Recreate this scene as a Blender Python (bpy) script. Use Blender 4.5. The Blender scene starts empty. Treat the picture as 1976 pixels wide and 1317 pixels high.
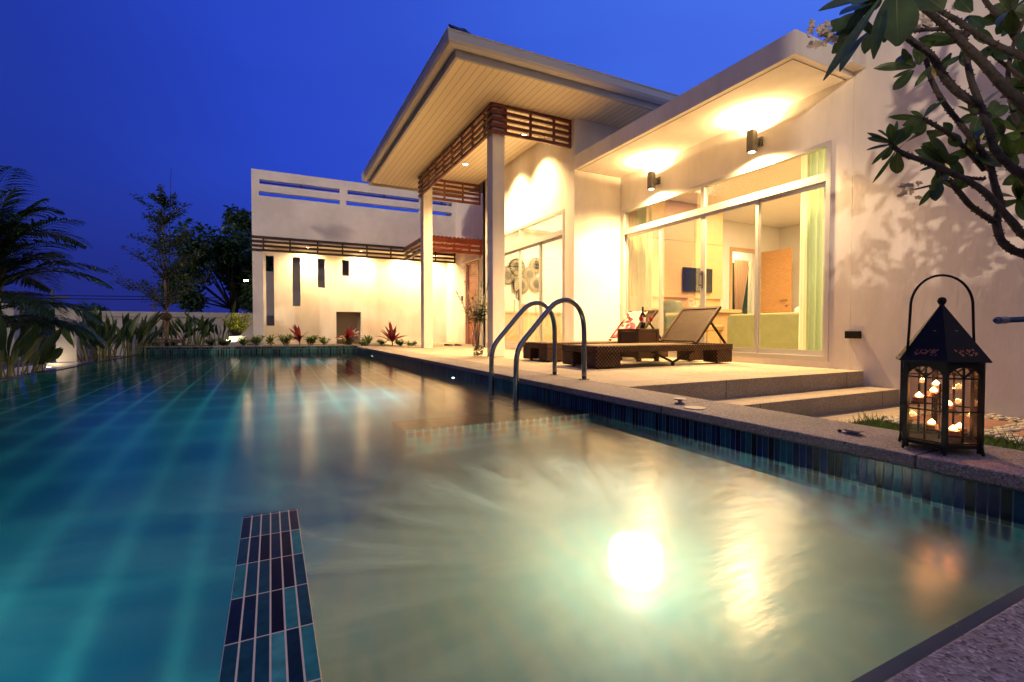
import bpy, bmesh, math, random
from mathutils import Vector, Matrix
R = math.radians
SC = bpy.context.scene
COL = SC.collection
rnd = random.Random(7)

# ------------------------------------------------------------------ camera
CAM_LOC = Vector((0.0, 0.0, 0.43))
CAM_YAW, CAM_PITCH, CAM_F = 26.546, -1.3755, 931.05     # focal length in pixels of a 1976 px wide picture
cd = bpy.data.cameras.new("camera"); cam = bpy.data.objects.new("camera", cd); COL.objects.link(cam)
cam.location = CAM_LOC
cam.rotation_euler = (R(90 + CAM_PITCH), 0, R(-CAM_YAW))
cd.sensor_width = 36; cd.lens = 16.963; cd.clip_start = 0.02; cd.clip_end = 4000
SC.camera = cam

# ------------------------------------------------------------------ sky (dusk)
w = bpy.data.worlds.new("World"); SC.world = w; w.use_nodes = True
nt = w.node_tree; nt.nodes.clear()
def N(nt, t, **kw):
    n = nt.nodes.new(t)
    for k, v in kw.items(): setattr(n, k, v)
    return n
def ramp(nt, stops, interp='LINEAR'):
    n = N(nt, 'ShaderNodeValToRGB'); e = n.color_ramp; e.interpolation = interp
    while len(e.elements) > 1: e.elements.remove(e.elements[-1])
    e.elements[0].position = stops[0][0]; e.elements[0].color = tuple(stops[0][1]) + (1,)
    for p, c in stops[1:]:
        x = e.elements.new(p); x.color = tuple(c) + (1,)
    return n
out = N(nt, 'ShaderNodeOutputWorld'); bg = N(nt, 'ShaderNodeBackground')
tc = N(nt, 'ShaderNodeTexCoord'); dot = N(nt, 'ShaderNodeVectorMath', operation='DOT_PRODUCT')
dot.inputs[1].default_value = Vector((0.90, 0.05, 0.43)).normalized()      # the bright, after-sunset side of the sky
mr = N(nt, 'ShaderNodeMapRange'); mr.inputs[1].default_value = -1; mr.inputs[2].default_value = 1
nt.links.new(tc.outputs['Generated'], dot.inputs[0]); nt.links.new(dot.outputs['Value'], mr.inputs[0])
sky = ramp(nt, [(0.0, (0.03, 0.035, 0.10)), (0.30, (0.013, 0.026, 0.22)), (0.47, (0.014, 0.036, 0.34)), (0.60, (0.020, 0.057, 0.52)),
                (0.72, (0.029, 0.076, 0.58)), (0.84, (0.042, 0.118, 0.70)), (1.0, (0.07, 0.17, 0.82))])
nt.links.new(mr.outputs[0], sky.inputs[0])
sep = N(nt, 'ShaderNodeSeparateXYZ'); nt.links.new(tc.outputs['Generated'], sep.inputs[0])
hz = N(nt, 'ShaderNodeMapRange'); hz.interpolation_type = 'SMOOTHSTEP'
hz.inputs[1].default_value = -0.02; hz.inputs[2].default_value = 0.30; hz.inputs[3].default_value = 0.75; hz.inputs[4].default_value = 0.0
nt.links.new(sep.outputs[2], hz.inputs[0])
mixh = N(nt, 'ShaderNodeMixRGB'); mixh.inputs[2].default_value = (0.015, 0.017, 0.14, 1)
nt.links.new(hz.outputs[0], mixh.inputs[0]); nt.links.new(sky.outputs[0], mixh.inputs[1])
# the half of the sky behind the photographer still holds a pale afterglow
bk = N(nt, 'ShaderNodeMapRange'); bk.interpolation_type = 'SMOOTHSTEP'
bk.inputs[1].default_value = -0.05; bk.inputs[2].default_value = -0.8; bk.inputs[3].default_value = 0; bk.inputs[4].default_value = 1
nt.links.new(sep.outputs[1], bk.inputs[0])
mixb = N(nt, 'ShaderNodeMixRGB'); mixb.inputs[2].default_value = (0.36, 0.34, 0.38, 1)
nt.links.new(bk.outputs[0], mixb.inputs[0]); nt.links.new(mixh.outputs[0], mixb.inputs[1])
hn = N(nt, 'ShaderNodeTexNoise'); hn.inputs['Scale'].default_value = 1.6; hn.inputs['Detail'].default_value = 5
hm = N(nt, 'ShaderNodeMapping'); hm.inputs['Scale'].default_value = (1, 1, 3.5); nt.links.new(tc.outputs['Generated'], hm.inputs[0]); nt.links.new(hm.outputs[0], hn.inputs['Vector'])
hr = ramp(nt, [(0.3, (0.90, 0.90, 0.94)), (0.7, (1.10, 1.09, 1.04))]); nt.links.new(hn.outputs[0], hr.inputs[0])
mh = N(nt, 'ShaderNodeMixRGB', blend_type='MULTIPLY'); mh.inputs[0].default_value = 1; nt.links.new(mixb.outputs[0], mh.inputs[1]); nt.links.new(hr.outputs[0], mh.inputs[2])
nt.links.new(mh.outputs[0], bg.inputs[0]); bg.inputs[1].default_value = 0.64
nt.links.new(bg.outputs[0], out.inputs[0])

# ------------------------------------------------------------------ low warm directional light (casts the tree shadows on the walls)
ld = bpy.data.lights.new("sun", 'SUN'); ld.energy = 0.80; ld.angle = R(1.0); ld.color = (1.0, 0.76, 0.56)
lo = bpy.data.objects.new("sun", ld); COL.objects.link(lo)
SUN_DIR = Vector((0.82, 0.50, -0.17)).normalized()
lo.rotation_euler = SUN_DIR.to_track_quat('-Z', 'Y').to_euler()

vs = SC.view_settings
vs.view_transform = 'Standard'; vs.look = 'None'; vs.exposure = 0.72; vs.gamma = 1.0
SC.render.engine = 'CYCLES'
cy = SC.cycles
cy.use_denoising = True
try: cy.denoiser = 'OPENIMAGEDENOISE'
except Exception: pass
cy.max_bounces = 8; cy.diffuse_bounces = 4; cy.glossy_bounces = 4; cy.transparent_max_bounces = 12; cy.transmission_bounces = 4
cy.caustics_reflective = False; cy.caustics_refractive = False
cy.sample_clamp_indirect = 4.0
WARM = (1.0, 0.63, 0.265)

# ------------------------------------------------------------------ helpers
def _cam_axes():
    y, p = R(CAM_YAW), R(CAM_PITCH)
    F = Vector((math.sin(y) * math.cos(p), math.cos(y) * math.cos(p), math.sin(p)))
    X = F.cross(Vector((0, 0, 1))).normalized()
    return X, X.cross(F), F
AX, AU, AF = _cam_axes()
def at(u, v, d):
    """world point seen at photo pixel (u, v), d metres in front of the lens plane"""
    return CAM_LOC + AF * d + AX * ((u - 988) / CAM_F * d) - AU * ((v - 658.5) / CAM_F * d)
def at_y(u, v, y):
    d = AF + AX * ((u - 988) / CAM_F) - AU * ((v - 658.5) / CAM_F)
    return CAM_LOC + d * (y / d.y)
def at_z(u, v, z):
    d = AF + AX * ((u - 988) / CAM_F) - AU * ((v - 658.5) / CAM_F)
    return CAM_LOC + d * ((z - CAM_LOC.z) / d.z)

def tag(o, label=None, cat=None, group=None, kind=None):
    if label: o['label'] = label
    if cat: o['category'] = cat
    if group: o['group'] = group
    if kind: o['kind'] = kind
    return o
def thing(name, label, cat, loc=(0, 0, 0), group=None):
    o = bpy.data.objects.new(name, None); COL.objects.link(o); o.location = loc; o.empty_display_size = 0.1
    return tag(o, label, cat, group)
def wloc(o):
    v = Vector((0, 0, 0))
    while o is not None: v += Vector(o.location); o = o.parent
    return v
def dup(root, delta, label=None, group=None):
    r = root.copy(); COL.objects.link(r); r.location = Vector(root.location) + Vector(delta)
    if label: r['label'] = label
    if group: r['group'] = group
    def kids(src, dst):
        for ch in src.children:
            c = ch.copy(); COL.objects.link(c); c.parent = dst; kids(ch, c)
    kids(root, r)
    return r

class MB:
    def __init__(s): s.v = []; s.f = []
    def add(s, vs, fs):
        b = len(s.v); s.v += [Vector(p) for p in vs]; s.f += [tuple(i + b for i in f) for f in fs]; return s
    def box(s, x0, x1, y0, y1, z0, z1):
        return s.add([(x, y, z) for z in (z0, z1) for y in (y0, y1) for x in (x0, x1)],
                     [(0, 2, 3, 1), (4, 5, 7, 6), (0, 1, 5, 4), (2, 6, 7, 3), (0, 4, 6, 2), (1, 3, 7, 5)])
    def obox(s, c, ax, ay, az):
        """box from centre and three half-axis vectors"""
        c, ax, ay, az = map(Vector, (c, ax, ay, az))
        return s.add([c + ax * i + ay * j + az * k for k in (-1, 1) for j in (-1, 1) for i in (-1, 1)],
                     [(0, 2, 3, 1), (4, 5, 7, 6), (0, 1, 5, 4), (2, 6, 7, 3), (0, 4, 6, 2), (1, 3, 7, 5)])
    def bar(s, a, b, wd, h=None, up=(0, 0, 1)):
        a, b = Vector(a), Vector(b); d = b - a; h = h or wd
        side = d.cross(Vector(up))
        if side.length < 1e-6: side = d.cross(Vector((1, 0, 0)))
        side.normalize(); u = side.cross(d).normalized()
        return s.obox((a + b) / 2, d / 2, side * wd / 2, u * h / 2)
    def tube(s, pts, r, n=8, caps=True):
        pts = [Vector(p) for p in pts]; rs = r if isinstance(r, (list, tuple)) else [r] * len(pts)
        t = (pts[1] - pts[0]).normalized(); u = t.cross(Vector((0, 0, 1)))
        if u.length < 1e-3: u = t.cross(Vector((1, 0, 0)))
        u.normalize(); vs = []
        for i, p in enumerate(pts):
            t2 = (pts[min(i + 1, len(pts) - 1)] - pts[max(i - 1, 0)]).normalized()
            u = (u - t2 * u.dot(t2)).normalized(); w_ = t2.cross(u)
            for k in range(n):
                a = 2 * math.pi * k / n
                vs.append(p + (u * math.cos(a) + w_ * math.sin(a)) * rs[i])
        fs = [(i * n + k, i * n + (k + 1) % n, (i + 1) * n + (k + 1) % n, (i + 1) * n + k) for i in range(len(pts) - 1) for k in range(n)]
        if caps: fs += [tuple(range(n - 1, -1, -1)), tuple(range((len(pts) - 1) * n, len(pts) * n))]
        return s.add(vs, fs)
    def lathe(s, prof, c=(0, 0, 0), n=20, rot=0.0, cap=True):
        c = Vector(c)
        vs = [c + Vector((r * math.cos(rot + 2 * math.pi * k / n), r * math.sin(rot + 2 * math.pi * k / n), z)) for r, z in prof for k in range(n)]
        fs = [(i * n + k, i * n + (k + 1) % n, (i + 1) * n + (k + 1) % n, (i + 1) * n + k) for i in range(len(prof) - 1) for k in range(n)]
        if cap: fs += [tuple(range(n - 1, -1, -1)), tuple(range((len(prof) - 1) * n, len(prof) * n))]
        return s.add(vs, fs)
    def prism(s, poly, z0, z1):
        n = len(poly)
        return s.add([(x, y, z0) for x, y in poly] + [(x, y, z1) for x, y in poly],
                     [tuple(range(n - 1, -1, -1)), tuple(range(n, 2 * n))] + [(i, (i + 1) % n, n + (i + 1) % n, n + i) for i in range(n)])
    def leaf(s, base, tip, wd, nrm=None, n=4, droop=0.0, prof=None, fold=0.15):
        """a leaf blade with a midrib fold: base to tip, width wd"""
        base, tip = Vector(base), Vector(tip); d = tip - base; L = d.length
        if L < 1e-5: return s
        nrm = Vector(nrm) if nrm is not None else Vector((0, 0, 1))
        side = d.cross(nrm)
        if side.length < 1e-5: side = d.cross(Vector((1, 0.3, 0)))
        side.normalize(); up = side.cross(d).normalized()
        vs = []
        for i in range(n + 1):
            t = i / n
            wv = (prof(t) if prof else math.sin(math.pi * (t ** 0.8))) * wd / 2
            c = base + d * t + up * (droop * L * (4 * t * (1 - t)) * 0.5)
            vs += [c - side * wv + up * (fold * wv), c, c + side * wv + up * (fold * wv)]
        fs = []
        for i in range(n):
            a = 3 * i
            fs += [(a, a + 1, a + 4, a + 3), (a + 1, a + 2, a + 5, a + 4)]
        return s.add(vs, fs)
    def grid_wall(s, us, vs_, solid, place, t0, t1):
        """slab cut into cells: solid(i,j) says which cells are filled; place(u,v,t) -> point. Only outer faces are made."""
        nu, nv = len(us) - 1, len(vs_) - 1
        ok = lambda i, j: 0 <= i < nu and 0 <= j < nv and solid((us[i] + us[i + 1]) / 2, (vs_[j] + vs_[j + 1]) / 2)
        idx = {}
        def P(i, j, t):
            k = (i, j, t)
            if k not in idx: idx[k] = len(s.v); s.v.append(Vector(place(us[i], vs_[j], t)))
            return idx[k]
        for i in range(nu):
            for j in range(nv):
                if not ok(i, j): continue
                s.f.append((P(i, j, t0), P(i + 1, j, t0), P(i + 1, j + 1, t0), P(i, j + 1, t0)))
                s.f.append((P(i, j, t1), P(i, j + 1, t1), P(i + 1, j + 1, t1), P(i + 1, j, t1)))
                for (di, dj, a, b) in ((-1, 0, (i, j), (i, j + 1)), (1, 0, (i + 1, j), (i + 1, j + 1)), (0, -1, (i, j), (i + 1, j)), (0, 1, (i, j + 1), (i + 1, j + 1))):
                    if not ok(i + di, j + dj):
                        s.f.append((P(*a, t0), P(*b, t0), P(*b, t1), P(*a, t1)))
        return s
    def build(s, name, mat, parent=None, smooth=False, bevel=0.0, kind=None):
        me = bpy.data.meshes.new(name); o = bpy.data.objects.new(name, me); COL.objects.link(o)
        org = wloc(parent) if parent else Vector((0, 0, 0))
        me.from_pydata([tuple(p - org) for p in s.v], [], s.f); me.update()
        bm = bmesh.new(); bm.from_mesh(me); bmesh.ops.recalc_face_normals(bm, faces=bm.faces[:]); bm.to_mesh(me); bm.free()
        if smooth:
            for p in me.polygons: p.use_smooth = True
        if mat: me.materials.append(mat)
        if parent: o.parent = parent
        if bevel:
            m = o.modifiers.new('bevel', 'BEVEL'); m.width = bevel; m.segments = 2; m.limit_method = 'ANGLE'
        if kind: o['kind'] = kind
        return o
def cuts(lo, hi, holes, k):
    return sorted(set([lo, hi] + [h[k] for h in holes] + [h[k + 1] for h in holes]))
def holed(mb, lo_u, hi_u, lo_v, hi_v, holes, place, t0, t1):
    us = cuts(lo_u, hi_u, holes, 0); vs_ = cuts(lo_v, hi_v, holes, 2)
    return mb.grid_wall(us, vs_, lambda u, v: not any(h[0] < u < h[1] and h[2] < v < h[3] for h in holes), place, t0, t1)

# ------------------------------------------------------------------ materials
def mat(name, color, rough=0.5, metal=0.0, vary=0.0, scale=5.0, bump=0.0, bscale=None, spec=0.5, col2=None, translucent=0.0, stretch=None, sss=0):
    m = bpy.data.materials.new(name); m.use_nodes = True; nt = m.node_tree; b = nt.nodes['Principled BSDF']
    b.inputs['Base Color'].default_value = tuple(color) + (1,); b.inputs['Roughness'].default_value = rough; b.inputs['Metallic'].default_value = metal
    b.inputs['Specular IOR Level'].default_value = spec
    tc = N(nt, 'ShaderNodeTexCoord'); src = tc.outputs['Object']
    if stretch:
        mp = N(nt, 'ShaderNodeMapping'); mp.inputs['Scale'].default_value = stretch; nt.links.new(src, mp.inputs[0]); src = mp.outputs[0]
    if vary or col2:
        nz = N(nt, 'ShaderNodeTexNoise'); nz.inputs['Scale'].default_value = scale; nz.inputs['Detail'].default_value = 6; nz.inputs['Roughness'].default_value = 0.6
        nt.links.new(src, nz.inputs['Vector'])
        c2 = col2 or tuple(c * (1 - vary) for c in color); c1 = color if col2 else tuple(min(1, c * (1 + vary * 0.5)) for c in color)
        rp = ramp(nt, [(0.35, c2), (0.65, c1)]); nt.links.new(nz.outputs[0], rp.inputs[0]); nt.links.new(rp.outputs[0], b.inputs['Base Color'])
    if bump:
        nb = N(nt, 'ShaderNodeTexNoise'); nb.inputs['Scale'].default_value = bscale or scale * 4; nb.inputs['Detail'].default_value = 4
        nt.links.new(src, nb.inputs['Vector']); bp = N(nt, 'ShaderNodeBump'); bp.inputs['Strength'].default_value = bump; bp.inputs['Distance'].default_value = 0.01
        nt.links.new(nb.outputs[0], bp.inputs['Height']); nt.links.new(bp.outputs[0], b.inputs['Normal'])
    if translucent:
        tr = N(nt, 'ShaderNodeBsdfTranslucent'); tr.inputs[0].default_value = tuple(min(1, c * 1.6) for c in color) + (1,)
        mx = N(nt, 'ShaderNodeMixShader'); mx.inputs[0].default_value = translucent
        o = nt.nodes['Material Output']; nt.links.new(b.outputs[0], mx.inputs[1]); nt.links.new(tr.outputs[0], mx.inputs[2]); nt.links.new(mx.outputs[0], o.inputs[0])
    return m
def emit(name, color, s):
    m = bpy.data.materials.new(name); m.use_nodes = True; nt = m.node_tree; nt.nodes.clear()
    e = N(nt, 'ShaderNodeEmission'); e.inputs[0].default_value = tuple(color) + (1,); e.inputs[1].default_value = s
    o = N(nt, 'ShaderNodeOutputMaterial'); nt.links.new(e.outputs[0], o.inputs[0]); return m
def glass(name, tint=(1, 1, 1), refl=0.06, rough=0.0, edge=0.6):
    m = bpy.data.materials.new(name); m.use_nodes = True; nt = m.node_tree; nt.nodes.clear()
    t = N(nt, 'ShaderNodeBsdfTransparent'); t.inputs[0].default_value = tuple(tint) + (1,)
    g = N(nt, 'ShaderNodeBsdfGlossy'); g.inputs['Roughness'].default_value = rough
    fr = N(nt, 'ShaderNodeFresnel'); fr.inputs[0].default_value = 1.45
    mp = N(nt, 'ShaderNodeMath', operation='MULTIPLY_ADD'); mp.inputs[1].default_value = edge; mp.inputs[2].default_value = refl * 0.3
    nt.links.new(fr.outputs[0], mp.inputs[0])
    mx = N(nt, 'ShaderNodeMixShader'); o = N(nt, 'ShaderNodeOutputMaterial')
    nt.links.new(mp.outputs[0], mx.inputs[0]); nt.links.new(t.outputs[0], mx.inputs[1]); nt.links.new(g.outputs[0], mx.inputs[2]); nt.links.new(mx.outputs[0], o.inputs[0])
    return m
def M2(nt, op, a, b=None, clamp=False):
    n = N(nt, 'ShaderNodeMath', operation=op); n.use_clamp = clamp
    for i, x in enumerate((a, b)):
        if x is None: continue
        if isinstance(x, (int, float)): n.inputs[i].default_value = x
        else: nt.links.new(x, n.inputs[i])
    return n.outputs[0]
def tiles(name, au, av, pu, pv, stops, grout, gw, rough=0.15, off=(0, 0), seed=0.0, vshade=0.15, bump=0.3, spec=0.5):
    """stack-bonded glazed tiles: axes au/av, pitch pu/pv, colour picked at random per tile"""
    m = bpy.data.materials.new(name); m.use_nodes = True; nt = m.node_tree; b = nt.nodes['Principled BSDF']
    tc = N(nt, 'ShaderNodeTexCoord'); sp = N(nt, 'ShaderNodeSeparateXYZ'); nt.links.new(tc.outputs['Object'], sp.inputs[0])
    U = M2(nt, 'DIVIDE', M2(nt, 'ADD', sp.outputs[au], off[0]), pu); V = M2(nt, 'DIVIDE', M2(nt, 'ADD', sp.outputs[av], off[1]), pv)
    cb = N(nt, 'ShaderNodeCombineXYZ'); nt.links.new(M2(nt, 'FLOOR', U), cb.inputs[0]); nt.links.new(M2(nt, 'FLOOR', V), cb.inputs[1]); cb.inputs[2].default_value = seed
    wn = N(nt, 'ShaderNodeTexWhiteNoise'); nt.links.new(cb.outputs[0], wn.inputs[0])
    rp = ramp(nt, stops, 'CONSTANT'); nt.links.new(wn.outputs[0], rp.inputs[0])
    du = M2(nt, 'ABSOLUTE', M2(nt, 'SUBTRACT', M2(nt, 'FRACT', U), 0.5)); dv = M2(nt, 'ABSOLUTE', M2(nt, 'SUBTRACT', M2(nt, 'FRACT', V), 0.5))
    g = M2(nt, 'MAXIMUM', M2(nt, 'GREATER_THAN', du, 0.5 - gw / pu / 2), M2(nt, 'GREATER_THAN', dv, 0.5 - gw / pv / 2))
    nz = N(nt, 'ShaderNodeTexNoise'); nz.inputs['Scale'].default_value = 30; nt.links.new(tc.outputs['Object'], nz.inputs[0])
    vm = N(nt, 'ShaderNodeMixRGB', blend_type='MULTIPLY'); vm.inputs[0].default_value = 1
    vr = ramp(nt, [(0.3, (1 - vshade * 2,) * 3), (0.7, (1 + vshade,) * 3)]); nt.links.new(nz.outputs[0], vr.inputs[0])
    nt.links.new(rp.outputs[0], vm.inputs[1]); nt.links.new(vr.outputs[0], vm.inputs[2])
    mx = N(nt, 'ShaderNodeMixRGB'); nt.links.new(g, mx.inputs[0]); nt.links.new(vm.outputs[0], mx.inputs[1]); mx.inputs[2].default_value = tuple(grout) + (1,)
    nt.links.new(mx.outputs[0], b.inputs['Base Color']); b.inputs['Specular IOR Level'].default_value = spec
    rr = N(nt, 'ShaderNodeMapRange'); rr.inputs[3].default_value = rough; rr.inputs[4].default_value = 0.8; nt.links.new(g, rr.inputs[0]); nt.links.new(rr.outputs[0], b.inputs['Roughness'])
    bp = N(nt, 'ShaderNodeBump'); bp.inputs['Strength'].default_value = bump; bp.inputs['Distance'].default_value = 0.003; bp.invert = True
    nt.links.new(g, bp.inputs['Height']); nt.links.new(bp.outputs[0], b.inputs['Normal'])
    return m
def pebble_wash(name, base, dark, light, joints=None):
    m = bpy.data.materials.new(name); m.use_nodes = True; nt = m.node_tree; b = nt.nodes['Principled BSDF']; b.inputs['Roughness'].default_value = 0.75
    b.inputs['Specular IOR Level'].default_value = 0.25
    tc = N(nt, 'ShaderNodeTexCoord'); vo = N(nt, 'ShaderNodeTexVoronoi'); vo.inputs['Scale'].default_value = 210; nt.links.new(tc.outputs['Object'], vo.inputs[0])
    sp = N(nt, 'ShaderNodeSeparateColor'); nt.links.new(vo.outputs['Color'], sp.inputs[0])
    rp = ramp(nt, [(0.0, dark), (0.35, base), (0.75, base), (1.0, light)]); nt.links.new(sp.outputs[0], rp.inputs[0])
    nz = N(nt, 'ShaderNodeTexNoise'); nz.inputs['Scale'].default_value = 1.7; nz.inputs['Detail'].default_value = 6; nt.links.new(tc.outputs['Object'], nz.inputs[0])
    st = ramp(nt, [(0.3, (0.78, 0.76, 0.74)), (0.65, (1.05, 1.04, 1.02))]); nt.links.new(nz.outputs[0], st.inputs[0])
    mu = N(nt, 'ShaderNodeMixRGB', blend_type='MULTIPLY'); mu.inputs[0].default_value = 1; nt.links.new(rp.outputs[0], mu.inputs[1]); nt.links.new(st.outputs[0], mu.inputs[2])
    col = mu.outputs[0]
    if joints:
        s2 = N(nt, 'ShaderNodeSeparateXYZ'); nt.links.new(tc.outputs['Object'], s2.inputs[0]); g = None
        for ax, pitch, off in joints:
            d = M2(nt, 'ABSOLUTE', M2(nt, 'SUBTRACT', M2(nt, 'FRACT', M2(nt, 'DIVIDE', M2(nt, 'ADD', s2.outputs[ax], off), pitch)), 0.5))
            x = M2(nt, 'GREATER_THAN', d, 0.5 - 0.004 / pitch); g = x if g is None else M2(nt, 'MAXIMUM', g, x)
        mj = N(nt, 'ShaderNodeMixRGB'); nt.links.new(g, mj.inputs[0]); nt.links.new(col, mj.inputs[1]); mj.inputs[2].default_value = tuple(c * 0.3 for c in dark) + (1,); col = mj.outputs[0]
    nt.links.new(col, b.inputs['Base Color'])
    bp = N(nt, 'ShaderNodeBump'); bp.inputs['Strength'].default_value = 0.5; bp.inputs['Distance'].default_value = 0.003; nt.links.new(vo.outputs['Distance'], bp.inputs['Height']); nt.links.new(bp.outputs[0], b.inputs['Normal'])
    return m
def striped(name, color, axis, pitch, line=0.006, lcol=None, rough=0.5, vary=0.06, off=0.0):
    """boards: thin dark joints every pitch along an axis"""
    m = bpy.data.materials.new(name); m.use_nodes = True; nt = m.node_tree; b = nt.nodes['Principled BSDF']; b.inputs['Roughness'].default_value = rough
    tc = N(nt, 'ShaderNodeTexCoord'); s2 = N(nt, 'ShaderNodeSeparateXYZ'); nt.links.new(tc.outputs['Object'], s2.inputs[0])
    U = M2(nt, 'DIVIDE', M2(nt, 'ADD', s2.outputs[axis], off), pitch)
    d = M2(nt, 'ABSOLUTE', M2(nt, 'SUBTRACT', M2(nt, 'FRACT', U), 0.5)); g = M2(nt, 'GREATER_THAN', d, 0.5 - line / pitch / 2)
    wn = N(nt, 'ShaderNodeTexWhiteNoise', noise_dimensions='1D'); nt.links.new(M2(nt, 'FLOOR', U), wn.inputs['W'])
    rp = ramp(nt, [(0, tuple(c * (1 - vary) for c in color)), (1, tuple(c * (1 + vary) for c in color))]); nt.links.new(wn.outputs[0], rp.inputs[0])
    mx = N(nt, 'ShaderNodeMixRGB'); nt.links.new(g, mx.inputs[0]); nt.links.new(rp.outputs[0], mx.inputs[1]); mx.inputs[2].default_value = tuple(lcol or tuple(c * 0.35 for c in color)) + (1,)
    nt.links.new(mx.outputs[0], b.inputs['Base Color']); return m
def wicker(name, c1, c2, su=60.0, holes=0.0):
    m = bpy.data.materials.new(name); m.use_nodes = True; nt = m.node_tree; b = nt.nodes['Principled BSDF']; b.inputs['Roughness'].default_value = 0.55; b.inputs['Specular IOR Level'].default_value = 0.15
    tc = N(nt, 'ShaderNodeTexCoord'); mp = N(nt, 'ShaderNodeMapping'); nt.links.new(tc.outputs['Object'], mp.inputs[0])
    br = N(nt, 'ShaderNodeTexChecker'); br.inputs['Scale'].default_value = su * 2; nt.links.new(mp.outputs[0], br.inputs[0])
    br.inputs[1].default_value = tuple(c1) + (1,); br.inputs[2].default_value = tuple(c2) + (1,)
    nz = N(nt, 'ShaderNodeTexNoise'); nz.inputs['Scale'].default_value = 14; nt.links.new(tc.outputs['Object'], nz.inputs[0])
    vr = ramp(nt, [(0.3, (0.7, 0.7, 0.7)), (0.7, (1.2, 1.15, 1.1))]); nt.links.new(nz.outputs[0], vr.inputs[0])
    mu = N(nt, 'ShaderNodeMixRGB', blend_type='MULTIPLY'); mu.inputs[0].default_value = 1; nt.links.new(br.outputs[0], mu.inputs[1]); nt.links.new(vr.outputs[0], mu.inputs[2])
    nt.links.new(mu.outputs[0], b.inputs['Base Color'])
    bp = N(nt, 'ShaderNodeBump'); bp.inputs['Strength'].default_value = 0.7; bp.inputs['Distance'].default_value = 0.006; nt.links.new(br.outputs['Fac'], bp.inputs['Height']); nt.links.new(bp.outputs[0], b.inputs['Normal'])
    if holes:
        s2 = N(nt, 'ShaderNodeSeparateXYZ'); nt.links.new(tc.outputs['Object'], s2.inputs[0])
        fu = M2(nt, 'GREATER_THAN', M2(nt, 'ABSOLUTE', M2(nt, 'SUBTRACT', M2(nt, 'FRACT', M2(nt, 'MULTIPLY', s2.outputs[1], su)), 0.5)), 0.5 - holes)
        fv = M2(nt, 'GREATER_THAN', M2(nt, 'ABSOLUTE', M2(nt, 'SUBTRACT', M2(nt, 'FRACT', M2(nt, 'MULTIPLY', s2.outputs[2], su)), 0.5)), 0.5 - holes)
        t = N(nt, 'ShaderNodeBsdfTransparent'); mx = N(nt, 'ShaderNodeMixShader'); o = nt.nodes['Material Output']
        nt.links.new(M2(nt, 'MULTIPLY', fu, fv), mx.inputs[0]); nt.links.new(b.outputs[0], mx.inputs[1]); nt.links.new(t.outputs[0], mx.inputs[2]); nt.links.new(mx.outputs[0], o.inputs[0])
    return m

PLASTER = mat('plaster', (0.82, 0.77, 0.69), 0.85, vary=0.13, scale=2.2, bump=0.10, bscale=45, spec=0.1, stretch=(1, 1, .35))
PLASTER2 = mat('old_plaster', (0.78, 0.75, 0.71), 0.9, vary=0.12, scale=1.4, bump=0.1, bscale=40, spec=0.15)
INNER = mat('inner_plaster', (0.80, 0.76, 0.68), 0.8, spec=0.2, vary=0.02)
TIMBER = mat('red_brown_timber', (0.17, 0.048, 0.026), 0.45, vary=0.35, scale=6, stretch=(3, 3, 30), spec=0.4)
TIMBER_DK = mat('dark_timber', (0.055, 0.022, 0.015), 0.5, vary=0.3, scale=6, stretch=(2, 20, 20), spec=0.4)
PERGOLA = mat('pergola_paint', (0.52, 0.12, 0.055), 0.45, vary=0.2, scale=5, stretch=(2, 2, 14), spec=0.4)
DOORWOOD = mat('door_wood', (0.42, 0.12, 0.055), 0.4, vary=0.3, scale=4, stretch=(8, 8, 1.0))
ORANGEWOOD = mat('veneer', (0.58, 0.31, 0.11), 0.4, vary=0.14, scale=3, stretch=(1, 3, 14))
PALEWOOD = mat('pale_veneer', (0.62, 0.40, 0.18), 0.4, vary=0.08, scale=3, stretch=(1, 3, 14))
ALU = mat('anodised_frame', (0.62, 0.60, 0.56), 0.35, 0.3, spec=0.5)
STEEL = mat('polished_steel', (0.22, 0.22, 0.235), 0.14, 1.0)
STEELDK = mat('brushed_steel', (0.30, 0.30, 0.32), 0.3, 1.0, vary=0.1)
BLACKMETAL = mat('black_iron', (0.012, 0.010, 0.009), 0.6, 0.0, spec=0.18, bump=0.1, bscale=80)
LAMPMETAL = mat('grey_lamp_metal', (0.10, 0.095, 0.085), 0.4, 0.5)
BLACKPL = mat('black_plastic', (0.012, 0.012, 0.013), 0.3)
GLASS = glass('window_glass', (0.97, 0.98, 0.96), 0.03, 0.0, 0.45)
CLEAR = glass('clear_glass', (0.95, 0.97, 0.95), 0.04, 0.02, 0.5)
DECK = pebble_wash('pebble_wash', (0.42, 0.35, 0.265), (0.20, 0.165, 0.125), (0.60, 0.53, 0.42), joints=[(1, 2.0, 0.9), (0, 1.75, 0.05)])
COPING = pebble_wash('coping_wash', (0.29, 0.25, 0.215), (0.10, 0.085, 0.075), (0.50, 0.45, 0.40), joints=[(1, 1.2, 0.35)])
SOFFIT = striped('soffit_boards', (0.80, 0.71, 0.54), 0, 0.105, 0.007, (0.22, 0.18, 0.13), 0.5, 0.04)
SOIL = mat('soil', (0.05, 0.035, 0.022), 0.95, vary=0.5, scale=14, bump=0.6, bscale=40)

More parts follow.
